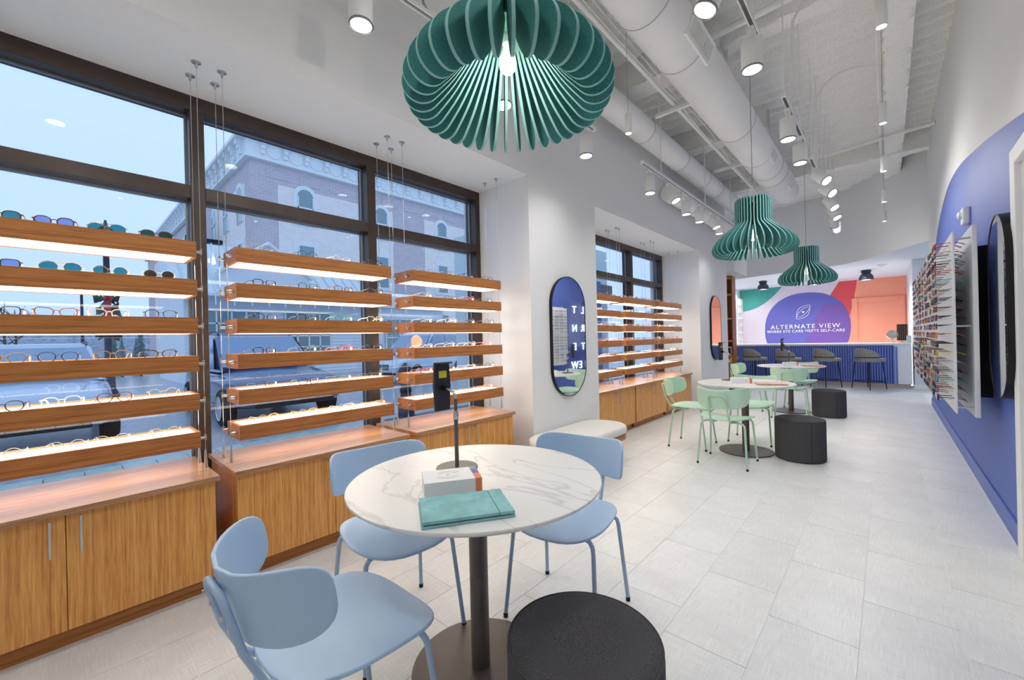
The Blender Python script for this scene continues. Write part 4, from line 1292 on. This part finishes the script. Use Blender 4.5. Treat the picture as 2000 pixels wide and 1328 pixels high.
# black flush lamps over the bar
M_navy = mat('lamp_navy', (52, 60, 72), 0.45, 0.2)
for x, y, lb in ((-2.63, 13.8, 'dark dome ceiling lamp at the teal side of the mural'), (-1.43, 13.74, 'dark dome ceiling lamp half hidden behind the farthest green pendant'), (-.35, 13.64, 'dark dome ceiling lamp before the orange wall')):
    t = thing('dome_ceiling_lamp', lb, 'ceiling lamp', (x, y, ZB - .25), group='dark dome ceiling lamps')
    obj('mount', MB().lathe([(.10, .252), (.10, .20), (.085, .17), (.085, .15)], 32), M_navy, t, smooth=40)
    obj('dome_shade', MB().lathe([(.085, .16), (.11, .145), (.135, .10), (.145, .05), (.145, .0), (.135, .0), (.135, .05), (.11, .11), (.001, .13)], 32, close=False), M_navy, t, smooth=40)
    obj('lamp_face', MB().lathe([(.001, .02), (.132, .02)], 32, close=False), M_lamp, t)
    spot_light('lamp', t, 110, 168, .8, .1, -.005)
for i, p in enumerate(((1668, 526), (1448, 563), (1560, 548))):
    q = hz(p[0], p[1], ZB - .01)
    t = thing('recessed_downlight', 'small recessed downlight in the bar ceiling, ' + ('right of the lamps', 'at the left end', 'behind the farthest green pendant')[i], 'downlight', (q.x, q.y, ZB - .005), group='recessed downlights')
    obj('trim', MB().lathe([(.03, .0), (.045, 0), (.045, .006), (.03, .006)], 24), M_white, t)
    obj('lamp_face', MB().lathe([(.001, .001), (.03, .001)], 20, close=False), M_lamp, t)
    spot_light('lamp', t, 70, 165, .8, .05, -.004)
q = hz(1722, 517, ZB)
tag(obj('smoke_detector', MB().lathe([(.001, -.05), (.04, -.05), (.05, -.03), (.09, -.025), (.09, 0)], 28), M_white, None, (q.x, q.y, ZB), smooth=40), 'round white smoke detector on the lowered bar ceiling', 'smoke detector')
# things on the bar
t = thing('table_mirror', 'round silver vanity mirror on the right end of the bar', 'mirror', (.10, 12.9, 1.0))
obj('stand', MB().lathe([(.05, 0), (.05, .01), (.01, .02), (.008, .10)], 20), M_steel, t, smooth=40)
obj('mirror_disc', MB().lathe([(.001, -.01), (.10, -.01), (.105, 0), (.10, .01), (.001, .01)], 32, (0, 0, .19), Matrix.Rotation(radians(75), 4, 'X'), close=False), M_mirror, t, smooth=30)
t = thing('sunglass_spinner', 'small dark eyewear tower on the right end of the bar', 'display stand', (.27, 13.0, 1.0))
obj('base', MB().lathe([(.09, 0), (.09, .015), (.02, .02), (.02, .05)], 24), M_steel, t)
obj('tower', MB().box(-.09, .09, -.06, .06, .05, .42), M_black, t, bevel=.01)
for i in range(5):
    obj('slat', MB().box(-.075 + i * .034, -.06 + i * .034, -.065, -.0605, .07, .40), mat('tower_brown', (110, 88, 70), 0.4), t)
tag(obj('card_holder', MB().box(-.04, .04, -.01, .01, 0, .16), mat('card', (190, 196, 206), 0.4), None, (.37, 12.75, 1.0), bevel=.002), 'small upright card at the very right end of the bar', 'card holder')

# ================================================================== BOOKCASE AND LATTICE BEYOND THE WALL END
t = thing('bookcase', 'tall brown wooden bookcase with drawers past the wall end', 'bookcase', (-2.96, 10.3, 0))
M_bk = wood('bookcase_wood', (120, 66, 28), (152, 88, 40), (170, 104, 54), 2)
obj('back', MB().box(-.36, .36, .28, .30, 0, 2.6), M_bk, t)
for x in (-.38, .36):
    obj('side_panel', MB().box(x, x + .02, 0, .30, 0, 2.6), M_bk, t)
shz = (.80, 1.15, 1.66, 2.21, 2.58)
for z in shz:
    obj('shelf', MB().box(-.36, .36, 0, .28, z - .04, z), mat('shelf_orange', (206, 138, 80), 0.45), t)
for z in (.08, .42):
    d = obj('drawer', MB().box(-.355, .355, -.01, .27, z, z + .33), M_door, t, bevel=.003)
    obj('knob', MB().lathe([(.012, 0), (.012, .015)], 12, (.18, -.025, z + .29), Matrix.Rotation(-pi / 2, 4, 'X')), M_black, d)
tag(obj('lantern', MB().lathe([(.05, 0), (.055, .02), (.05, .14), (.03, .18), (.01, .2)], 16).tube([(.05 * cos(a), 0, .17 + .12 * sin(a)) for a in [pi * i / 10 for i in range(11)]], .006, 6), mat('lantern_red', (200, 40, 44), 0.4), None, (-2.72, 10.42, 1.151), smooth=True), 'red lantern with a loop handle on the bookcase', 'lantern')
tag(obj('green_figurine', MB().lathe([(.05, 0), (.05, .02), (.02, .03), (.015, .07), (.03, .09), (.001, .10)], 16), mat('fig_green', (110, 172, 60), 0.4), None, (-2.72, 10.42, 1.661), smooth=True), 'small green figurine on an upper bookcase shelf', 'figurine')
t = thing('picture_frame', 'small white picture frame on the lowest bookcase shelf', 'picture frame', (-2.72, 10.42, .801))
obj('frame', MB().box(-.08, .08, -.01, .01, 0, .20), M_white, t); obj('picture', MB().box(-.055, .055, -.0115, -.0101, .03, .17), mat('pic_dark', (70, 66, 80), 0.5), t)
tag(obj('red_cushion', MB().prism(rrect(.12, .14, .04), lambda a, b, q: (a, b, q), 0, .05), mat('red_pad', (204, 34, 44), 0.5), None, (-2.72, 9.86, .905), bevel=.012, smooth=40), 'red padded stool seat in front of the bookcase', 'stool')
t = bpy.data.objects['red_cushion']
obj('stool_post', MB().lathe([(.18, -.905), (.18, -.89), (.025, -.87), (.025, -.002)], 20), M_black, t, smooth=40)
# lattice screen on the side wall
t = thing('lattice_screen', 'white curved lattice block screen at the left end of the mural', 'screen', (-3.76, 15.6, .85))
for i in range(7):
    z0 = i * .235 + .0
    mb = MB()
    fr = .018
    mb.box(.03, .09, -.115, -.115 + fr, z0, z0 + .23); mb.box(.03, .09, .115 - fr, .115, z0, z0 + .23)
    mb.box(.03, .09, -.115 + fr, .115 - fr, z0, z0 + fr); mb.box(.03, .09, -.115 + fr, .115 - fr, z0 + .23 - fr, z0 + .23)
    for sg in (-1, 1):
        mb.tube([(.06, sg * (.10 - .085 * sin(pi * q / 10)), z0 + .015 + .2 * q / 10) for q in range(11)], .013, 6)
    for dy in (-.235, 0, .235):
        link('block', mb.mesh('block', M_white) if dy == -.235 else bpy.data.meshes['block' if i == 0 else 'block.%03d' % i], t, (0, dy, 0))
obj('backing', MB().box(.001, .02, -.35, .35, 0, .94), mat('backing_brown', (150, 88, 44), 0.6), t)

# ================================================================== OUTSIDE
ZG = -.15
M_asph = mat('wet_asphalt', (168, 176, 186), 0.3, noise_s=6, noise_a=0.2)
struct(obj('ground_street', MB().box(-160, -6.6, -90, 120, ZG - .3, ZG), M_asph))
side = struct(obj('ground_sidewalk', MB().box(-6.6, -3.62, -20, 40, ZG - .25, ZG + .07), mat('paver_joint', (96, 112, 112), 0.8)))
pv = [MB().box(-.146, .146, -.146, .146, 0, .012).mesh('paver', mat('paver_%d' % i, c, 0.35, noise_s=14, noise_a=0.12)) for i, c in enumerate(((176, 196, 192), (168, 190, 188), (184, 202, 198)))]
for i in range(10):
    for j in range(15):
        link('paver', RND.choice(pv), side, (-3.80 - i * .3, -.75 + j * .3 + (.15 if i % 2 else 0), ZG + .066))

# cars
M_tyre = mat('tyre', (28, 29, 31), 0.8)
M_carglass = mat('car_glass', (120, 150, 185), 0.08, 0.0, spec=0.8)
M_lampg = mat('headlamp', (200, 214, 226), 0.1, 0.3)
M_grill = mat('car_grille', (26, 30, 36), 0.4)
def car(label, loc, rz, rgb, nm, L=4.5, W=1.86, Ht=1.66, suv=True):
    """local +x is the front"""
    t = thing('parked_car', label, 'car', loc, rz, 'cars outside')
    paint = mat('car_paint_' + nm, rgb, 0.25, 0.2, clear=0.6)
    hb = .98 if suv else .90
    # lower body: stations (x, half width, z low, z high)
    st = [(-L / 2, .80, .42, .85), (-L / 2 + .12, .92, .32, hb), (-L * .25, 1, .26, hb + .03), (0, 1, .26, hb + .02), (L * .16, 1, .26, hb + .01), (L * .24, .99, .27, hb), (L * .40, .95, .30, hb - .08), (L / 2 - .10, .88, .34, hb - .19), (L / 2, .76, .42, hb - .30)]
    v, f = [], []
    k = 12
    for x, w_, z0, z1 in st:
        hw = W / 2 * w_
        for a, b_ in ((-.86, 0), (-.97, .12), (-1, .35), (-.985, .65), (-.95, .88), (-.86, 1), (.86, 1), (.95, .88), (.985, .65), (1, .35), (.97, .12), (.86, 0)):
            v.append((x, a * hw, z0 + (z1 - z0) * b_))
    n_ = len(st)
    for i in range(n_ - 1):
        for j in range(k):
            f.append((i * k + j, i * k + (j + 1) % k, (i + 1) * k + (j + 1) % k, (i + 1) * k + j))
    f.append(tuple(range(k))); f.append(tuple((n_ - 1) * k + j for j in range(k))[::-1])
    obj('car_body', MB().add(v, f), paint, t, smooth=45, sub=1)
    # cabin
    cs = [(-L / 2 + .16, .80, hb - .02), (-L / 2 + .42, .74, Ht - .10), (-L * .12, .76, Ht), (L * .02, .76, Ht - .02), (L * .20, .86, hb + .01)]
    def cabpt(i, a, b_):
        x, w_, z = cs[i]
        return (x, a * W / 2 * w_, z)
    v, f = [], []
    base = [(-L / 2 + .14, .90), (-L / 2 + .25, .92), (-L * .12, .93), (L * .02, .93), (L * .22, .92)]
    for (x, w_, z), (bx, bw) in zip(cs, base):
        hw, hbw = W / 2 * w_, W / 2 * bw
        v += [(bx, -hbw, hb - .03), (x, -hw, z - .05), (x, -hw + .10, z), (x, hw - .10, z), (x, hw, z - .05), (bx, hbw, hb - .03)]
    for i in range(4):
        for j in range(5):
            f.append((i * 6 + j, i * 6 + j + 1, (i + 1) * 6 + j + 1, (i + 1) * 6 + j))
    f.append(tuple(range(6))[::-1]); f.append(tuple(24 + j for j in range(6)))
    obj('cabin', MB().add(v, f), paint, t, smooth=35)
    # glazing set just proud of the cabin
    fr0, fr1 = Vector((L * .22, 0, hb)), Vector((L * .02, 0, Ht - .04))
    nn = Vector((fr1.z - fr0.z, 0, fr0.x - fr1.x)).normalized() * .02
    a, b_ = fr0 + (fr1 - fr0) * .06 + nn, fr0 + (fr1 - fr0) * .90 + nn
    obj('windscreen', MB().add([(a.x, -W * .42, a.z), (a.x, W * .42, a.z), (b_.x, W * .345, b_.z), (b_.x, -W * .345, b_.z)], [(0, 1, 2, 3)]), M_carglass, t)
    for sg in (-1, 1):
        for (xa, xb, xc, xd) in ((L * .165, L * .03, -L * .10, -L * .10), (-L * .125, -L * .125, -L / 2 + .55, -L / 2 + .42)):
            obj('side_window', MB().add([(xa, sg * (W / 2 * .925 + .006), hb + .03), (xb, sg * (W / 2 * .79 + .012), Ht - .12), (xc, sg * (W / 2 * .79 + .012), Ht - .12), (xd, sg * (W / 2 * .925 + .006), hb + .03)], [(0, 1, 2, 3)]), M_carglass, t)
        mr = obj('wing_mirror', MB().lathe([(.001, -.10), (.07, -.08), (.09, 0), (.07, .08), (.001, .10)], 14, (L * .13, sg * (W / 2 + .10), hb + .10), Matrix.Rotation(pi / 2, 4, 'X'), close=False), paint, t, smooth=True)
        obj('headlamp', MB().add([(L / 2 - .04, sg * W * .24, hb - .29), (L / 2 - .20, sg * W * .445, hb - .23), (L / 2 - .22, sg * W * .452, hb - .36), (L / 2 - .03, sg * W * .26, hb - .40), (L / 2 + .02, sg * W * .25, hb - .35)], [(0, 1, 2, 3), (0, 3, 4)]), M_lampg, t)
        for x in (L * .31, -L * .29):
            w1 = obj('wheel', MB().lathe([(.001, -.1), (.30, -.1), (.335, -.07), (.335, .07), (.30, .1), (.001, .1)], 28, (x, sg * (W / 2 - .09), .335), Matrix.Rotation(pi / 2, 4, 'X'), close=False), M_tyre, t, smooth=35)
            obj('rim', MB().lathe([(.001, .0), (.21, .0), (.22, .012)], 20, (x, sg * (W / 2 + .014), .335), Matrix.Rotation(-sg * pi / 2, 4, 'X'), close=False), M_steel, w1)
    g = obj('grille', MB().box(L / 2 - .06, L / 2 + .012, -W * .22, W * .22, hb - .46, hb - .27), M_grill, t, bevel=.02)
    for q in range(4):
        obj('grille_bar', MB().box(L / 2 + .012, L / 2 + .02, -W * .21, W * .21, hb - .445 + q * .045, hb - .435 + q * .045), M_steel, g)
    obj('lower_intake', MB().box(L / 2 - .10, L / 2 + .004, -W * .34, W * .34, .36, .46), M_grill, t, bevel=.02)
    obj('number_plate', MB().box(L / 2 + .006, L / 2 + .016, -.16, .16, .47, .56), M_white, t)
    for q in (-1, 1):
        obj('roof_rail', MB().tube([(-L / 2 + .5, q * W * .34, Ht - .05), (-L / 2 + .7, q * W * .345, Ht + .02), (-L * .02, q * W * .35, Ht + .02), (L * .02, q * W * .35, Ht - .03)], .015, 6), M_black, t)
    return t
car('silver car parked nose-in outside the leftmost near-window pane', (-10.3, -.35, ZG), 0.0, (176, 194, 218), 'silver', 4.4, 1.84, 1.55)
car('dark blue car parked nose-in outside the middle near-window pane', (-10.2, 2.85, ZG), 0.0, (58, 84, 128), 'navy', 4.7, 1.95, 1.72)
car('pale car parked beyond the third near-window rack', (-13.2, 9.2, ZG), radians(-70), (186, 206, 228), 'pale', 4.6, 1.9, 1.8)

# brick building across the street
def brick_mat(name, c1, c2, cm):
    m = bpy.data.materials.new(name); m.use_nodes = True
    n = m.node_tree.nodes; l = m.node_tree.links
    b = n['Principled BSDF']; b.inputs['Roughness'].default_value = 0.85
    t = n.new('ShaderNodeTexCoord')
    mp = n.new('ShaderNodeMapping')
    sp = n.new('ShaderNodeSeparateXYZ'); l.new(t.outputs['Object'], sp.inputs[0])
    ad = n.new('ShaderNodeMath'); ad.operation = 'ADD'; l.new(sp.outputs[0], ad.inputs[0]); l.new(sp.outputs[1], ad.inputs[1])
    cb_ = n.new('ShaderNodeCombineXYZ'); l.new(ad.outputs[0], cb_.inputs[0]); l.new(sp.outputs[2], cb_.inputs[1])
    bt = n.new('ShaderNodeTexBrick'); l.new(cb_.outputs[0], bt.inputs['Vector'])
    bt.inputs['Scale'].default_value = 1.0; bt.inputs['Brick Width'].default_value = .42; bt.inputs['Row Height'].default_value = .14; bt.inputs['Mortar Size'].default_value = .012
    for q, c in (('Color1', c1), ('Color2', c2), ('Mortar', cm)):
        bt.inputs[q].default_value = (*lin(c), 1)
    l.new(bt.outputs[0], b.inputs['Base Color'])
    return m
M_brd = brick_mat('brick_dark', (196, 184, 190), (182, 172, 180), (214, 210, 212))
M_brl = brick_mat('brick_light', (240, 230, 226), (230, 220, 216), (240, 234, 230))
M_stone = mat('pale_stone', (228, 232, 232), 0.7)
M_wglass = mat('far_window_glass', (116, 146, 156), 0.12, spec=0.8)
BX, BY = -30.0, 8.35
t = thing('brick_building', 'tall brick building with white cornice and arched windows across the street', 'building', (BX, BY, ZG))
def bw(mb, *a):
    return mb.box(*a)
obj('wall', MB().box(-16, 0, 0, 40, 0, 13.6), M_brd, t)
obj('wing_wall', MB().box(-46, -16, 0, 20, 0, 13.4), M_brd, t)
# lighter recessed fields framed by darker piers (proud slabs of lighter brick)
for y0, y1 in ((1.6, 10.3), (13.4, 22.5), (25, 38)):
    obj('brick_field', MB().box(.0, .03, y0, y1, 0, 12.2), M_brl, t)
for x0, x1 in ((-9.5, -1.2), (-22, -12), (-40, -24)):
    obj('brick_field', MB().box(x0, x1, -.03, .0, 0, 12.2), M_brl, t)
c_ = obj('cornice', MB().box(-46, .25, -.25, 40, 13.62, 14.75).box(-46, .75, -.75, 40, 14.75, 14.98).box(-46, .35, -.35, 40, 13.5, 13.66), M_stone, t)
med = MB().lathe([(.46, 0), (.46, .05), (.42, .07), (.36, .05), (.34, .03), (.001, .03)], 24, M=Matrix.Rotation(pi / 2, 4, 'Y'), close=False).mesh('medallion', M_stone)
brk = MB().box(0, .40, -.13, .13, .75, 1.1).box(0, .30, -.13, .13, .5, .75).box(0, .18, -.13, .13, .2, .5).mesh('bracket', M_stone)
for i in range(14):
    link('medallion', med, c_, (.25, 1.35 + i * 1.36, 14.2)); link('bracket', brk, c_, (.25, .67 + i * 1.36, 13.66))
for i in range(22):
    a = link('medallion', med, c_, (-1.35 - i * 1.36, -.25, 14.2)); a.rotation_euler = (0, 0, -pi / 2)
    a = link('bracket', brk, c_, (-.67 - i * 1.36, -.25, 13.66)); a.rotation_euler = (0, 0, -pi / 2)
for i in range(9):
    obj('recess_panel', MB().box(.0, .03, .9 + i * 2.1, 2.3 + i * 2.1, 12.55, 13.15), M_brd, t)
def arch_poly(hw, h, n=14):
    return [(-hw, 0), (hw, 0)] + arc(0, h - hw, hw, 0, pi, n)
def far_window(y, z, h, hw, arched, face='A', x=0):
    po = arch_poly(hw + .28, h + .28) if arched else [(-hw - .28, -.25), (hw + .28, -.25), (hw + .28, h + .3), (-hw - .28, h + .3)]
    pi_ = arch_poly(hw, h) if arched else [(-hw, 0), (hw, 0), (hw, h), (-hw, h)]
    if face == 'A':
        fn = lambda a, b, q: (q, y + a, z + b)
    else:
        fn = lambda a, b, q: (x + a, -q, z + b)
    w_ = obj('window', MB().prism(po, fn, .0, .10), M_stone, t)
    obj('pane', MB().prism(pi_, fn, .10, .12), M_wglass, w_)
    mb = MB().prism([(-hw, h * .46), (hw, h * .46), (hw, h * .50), (-hw, h * .50)], fn, .12, .16)
    mb.prism([(-hw, 0), (-hw + .06, 0), (-hw + .06, h - (hw if arched else 0)), (-hw, h - (hw if arched else 0))], fn, .12, .16)
    mb.prism([(hw - .06, 0), (hw, 0), (hw, h - (hw if arched else 0)), (hw - .06, h - (hw if arched else 0))], fn, .12, .16)
    obj('sash', mb, M_stone, w_)
for y in (3.35, 9.2, 15.3, 20.5):
    far_window(y, 9.75, 2.5, .52, True)
    far_window(y, 5.9, 2.4, .55, False)
    far_window(y, 1.6, 2.2, .55, False)
for x in (-2.2, -5.6, -9.0, -15.5, -20, -27, -33):
    far_window(0, 9.75, 2.4, .5, True, 'B', x); far_window(0, 5.9, 2.4, .5, False, 'B', x)
# balcony on the side wing
bl = obj('balcony', MB().box(-11.6, -6.8, -1.5, -.03, 9.15, 9.4), M_black, t)
for i in range(25):
    obj('baluster', MB().box(-11.6 + i * .2, -11.57 + i * .2, -1.5, -1.47, 9.4, 10.4), M_black, bl)
obj('top_rail', MB().box(-11.6, -6.8, -1.52, -1.45, 10.4, 10.46), M_black, bl)

# white shop with standing-seam roof
SX, SY = -20.0, 3.2
t = thing('white_shop', 'low white clapboard shop with pale standing-seam metal roof across the street', 'building', (SX, SY, ZG))
M_clap = mat('clapboard_white', (222, 228, 234), 0.7)
M_roof = mat('metal_roof', (206, 218, 226), 0.4, 0.2)
obj('wall', MB().box(-6, 0, 0, 12.5, 0, 3.9), M_clap, t)
for i in range(24):
    obj('board', MB().prism([(0, .15 + i * .155), (.03, .15 + i * .155), (.0, .30 + i * .155)], lambda a, b, q: (a, q, b), 0, 12.5), M_clap, t)
rf = obj('roof', MB().add([(.9, -.6, 3.5), (.9, 8.2, 3.5), (-2.2, 8.2, 6.0), (-2.2, -.6, 6.0), (.9, -.6, 3.4), (.9, 8.2, 3.4), (-2.2, 8.2, 5.9), (-2.2, -.6, 5.9)], [(0, 1, 2, 3), (4, 7, 6, 5), (0, 4, 5, 1), (1, 5, 6, 2), (2, 6, 7, 3), (3, 7, 4, 0)]), M_roof, t)
for i in range(19):
    y = -.5 + i * .47
    obj('seam', MB().tube([(.9, y, 3.53), (-2.2, y, 6.03)], .035, 5), M_roof, rf)
gb = obj('gable', MB().prism([(-1.7, 3.7), (1.7, 3.7), (1.7, 4.5), (0, 5.7), (-1.7, 4.5)], lambda a, b, q: (q, 2.8 + a, b), -1.5, .6), M_clap, t)
obj('gable_trim', MB().tube([(.66, 1.0, 4.4), (.66, 2.8, 5.75), (.66, 4.6, 4.4)], .10, 6), M_stone, gb)
obj('fascia', MB().box(0, .25, 7.9, 12.5, 3.3, 4.1), M_stone, t)
def shop_window(y0, y1, z0, z1, nx, nz):
    w_ = obj('shop_window', MB().box(.02, .08, y0, y1, z0, z1), M_wglass, t)
    for i in range(nx + 1):
        y = y0 + (y1 - y0) * i / nx
        obj('glazing_bar', MB().box(.08, .12, y - .03, y + .03, z0, z1), M_stone, w_)
    for i in range(nz + 1):
        z = z0 + (z1 - z0) * i / nz
        obj('glazing_bar', MB().box(.08, .12, y0, y1, z - .03, z + .03), M_stone, w_)
shop_window(.5, 2.6, .8, 2.9, 4, 4)
shop_window(3.6, 5.6, .8, 2.9, 4, 4)
shop_window(8.6, 12.0, .7, 2.7, 4, 2)
obj('shop_lettering', text_mesh('shop_lettering', "AKE'B", .62, mat('sign_dark', (44, 62, 84), 0.6), .03, 1.25, 1.1), None, t, (.3, 10.4, 3.72), rot=(pi / 2, 0, pi / 2))
for i in range(14):
    obj('icicle_light', MB().tube([(.92, -.4 + i * .62, 3.42), (.92, -.4 + i * .62, 3.05)], .02, 5), mat('icicle', (232, 244, 255), 0.4), t)

# evergreen trees, lamp posts and the wooded hill
M_ever = mat('snowy_evergreen', (92, 124, 128), 0.9, noise_s=3, noise_a=0.5)
M_bark = mat('bark_grey', (70, 74, 80), 0.9)
def evergreen(x, y, h, label):
    t = thing('evergreen_tree', label, 'tree', (x, y, ZG), group='potted evergreens by the shop')
    obj('trunk', MB().tube([(0, 0, 0), (0, 0, h * .4)], .06, 6), M_bark, t)
    mb = MB()
    for k in range(9):
        z = h * (.12 + .85 * k / 9); r = h * .16 * (1 - k / 9.3)
        for q in range(11):
            a = 2 * pi * q / 11 + k * .5 + RND.uniform(-.15, .15)
            rr = r * RND.uniform(.8, 1.1)
            mb.add([(.0, 0, z + h * .14), (rr * cos(a - .28), rr * sin(a - .28), z - .02), (rr * 1.15 * cos(a), rr * 1.15 * sin(a), z - .08), (rr * cos(a + .28), rr * sin(a + .28), z - .02)], [(0, 1, 2), (0, 2, 3), (1, 3, 2)])
    obj('branches', mb, M_ever, t)
for i, px_ in enumerate((238, 255, 275, 300, 322)):
    p = hx(px_, 690, -29)
    evergreen(-29 - 2.6 * (i % 2), p.y - .45 * (i % 2), 2.1 + .3 * (i % 3), 'snowy evergreen in the row beside the shop, %s from the left' % ORD[i])
def lamp_post(x, y, h, label, wreath):
    t = thing('street_lamp', label, 'street lamp', (x, y, ZG), group='street lamps')
    mp_ = mat('post_dark', (40, 54, 76), 0.5)
    obj('post', MB().lathe([(.20, 0), (.20, .25), (.13, .4), (.11, .9), (.15, .95), (.08, 1.0), (.06, h - .6), (.10, h - .55)], 16), mp_, t, smooth=40)
    obj('lantern', MB().lathe([(.10, h - .55), (.20, h - .15), (.22, h - .1), (.05, h + .05), (.02, h + .2)], 8), mp_, t)
    if wreath:
        mb = MB()
        for q in range(60):
            z = h * .5 + RND.uniform(-.6, .5); a = RND.uniform(0, 2 * pi); r = RND.uniform(.1, .28)
            mb.add([(.05 * cos(a), .05 * sin(a), z), (r * cos(a + .3), r * sin(a + .3), z - .1), (r * cos(a - .3), r * sin(a - .3), z + .12)], [(0, 1, 2)])
        g = obj('garland', mb, mat('garland_green', (48, 82, 74), 0.8), t)
        obj('bow', MB().lathe([(.001, -.1), (.1, -.05), (.03, 0), (.1, .05), (.001, .1)], 10, (.25, .0, h * .5 + .45), Matrix.Rotation(pi / 2, 4, 'X'), close=False).box(.22, .27, -.06, .06, h * .5 - .1, h * .5 + .4), mat('bow_red', (176, 58, 66), 0.6), g)
p = hx(212, 690, -15); lamp_post(-15, p.y, 4.6, 'dark street lamp with red bow and garland beyond the silver car', True)
p = hx(162, 690, -34); lamp_post(-34, p.y, 5.2, 'distant dark street lamp beyond the leftmost rack', False)
p = hz(794, 822, ZG)
t = thing('bollard', 'dark blue cast-iron bollard with flared base outside the third rack', 'bollard', (p.x, p.y, ZG))
obj('post', MB().lathe([(.19, 0), (.19, .06), (.15, .10), (.14, .26), (.10, .32), (.085, .80), (.12, .83), (.13, .90), (.10, .98), (.04, 1.02), (.02, 1.06)], 20), MATS['post_dark'], t, smooth=40)
obj('collar', MB().lathe([(.10, .52), (.105, .54), (.105, .57), (.10, .59)], 20), M_black, t)
mb = MB()
def hill(u, v):
    y = -70 + 150 * u
    z = (5.0 + 2.2 * noise.noise(Vector((y * .03, 0, 0))) + .7 * noise.noise(Vector((y * .9, 1, 0))) + .5 * noise.noise(Vector((y * 3.1, 4, 0)))) * v
    return (-85 - 25 * v, y, ZG + z - .2)
struct(obj('ground_hill', mb.grid(hill, 300, 8), mat('winter_wood', (132, 148, 168), 0.95, noise_s=.8, noise_a=0.3, stretch=(1, 2.2, .5)), smooth=True))
def bare_tree(x, y, h, label):
    t = thing('bare_tree', label, 'tree', (x, y, ZG), group='bare trees')
    obj('trunk', MB().tube([(0, 0, 0), (.02, .05, h * .45), (0, 0, h * .95)], [.12, .08, .015], 6), M_bark, t)
    for q in range(16):
        z = h * RND.uniform(.35, .85); a = RND.uniform(0, 2 * pi); r = h * RND.uniform(.14, .3)
        obj('branch', MB().tube([(0, 0, z), (r * .5 * cos(a), r * .5 * sin(a), z + r * .5), (r * cos(a), r * sin(a), z + r * 1.1)], [.05, .03, .008], 4), M_bark, t)
for i, px_ in enumerate((8, 30)):
    p = hx(px_, 690, -45 - 5 * i); bare_tree(-45 - 5 * i, p.y, 4.4 + i * .5, 'bare winter tree at the far left outside, ' + ('outer one', 'inner one')[i])
# poster boards outside the far window
t = thing('poster_board', 'blue and violet poster board standing outside the far window', 'poster', (-3.75, 5.75, ZG + .071))
obj('board', MB().box(-.03, .0, -1.0, .75, 0, 2.35), mat('poster_blue', (70, 104, 190), 0.5), t)
obj('violet_field', MB().prism([(-1.0, .1), (.75, .1), (.75, .85), (-1.0, .55)], lambda a, b, q: (q, a, b), .0, .004), mat('poster_violet', (150, 96, 140), 0.5), t)
obj('white_rule', MB().box(.0, .004, -.8, .6, 1.62, 1.65), M_white, t)
obj('white_rule', MB().box(.0, .004, -.8, .6, .92, .95), M_white, t)
t = thing('glass_shopfront', 'pale neighbouring shopfront with dark sill outside the far window', 'building', (-7.2, 8.9, ZG))
obj('wall', MB().box(-2, 0, -1.2, 4, 0, 4.4), mat('neighbour_wall', (196, 214, 220), 0.6), t)
obj('dark_sill', MB().box(0, .2, -1.2, 4, 2.9, 3.2), M_black, t)
obj('green_post', MB().box(0, .15, .5, .8, 0, 2.9), mat('post_green', (90, 170, 150), 0.5), t)
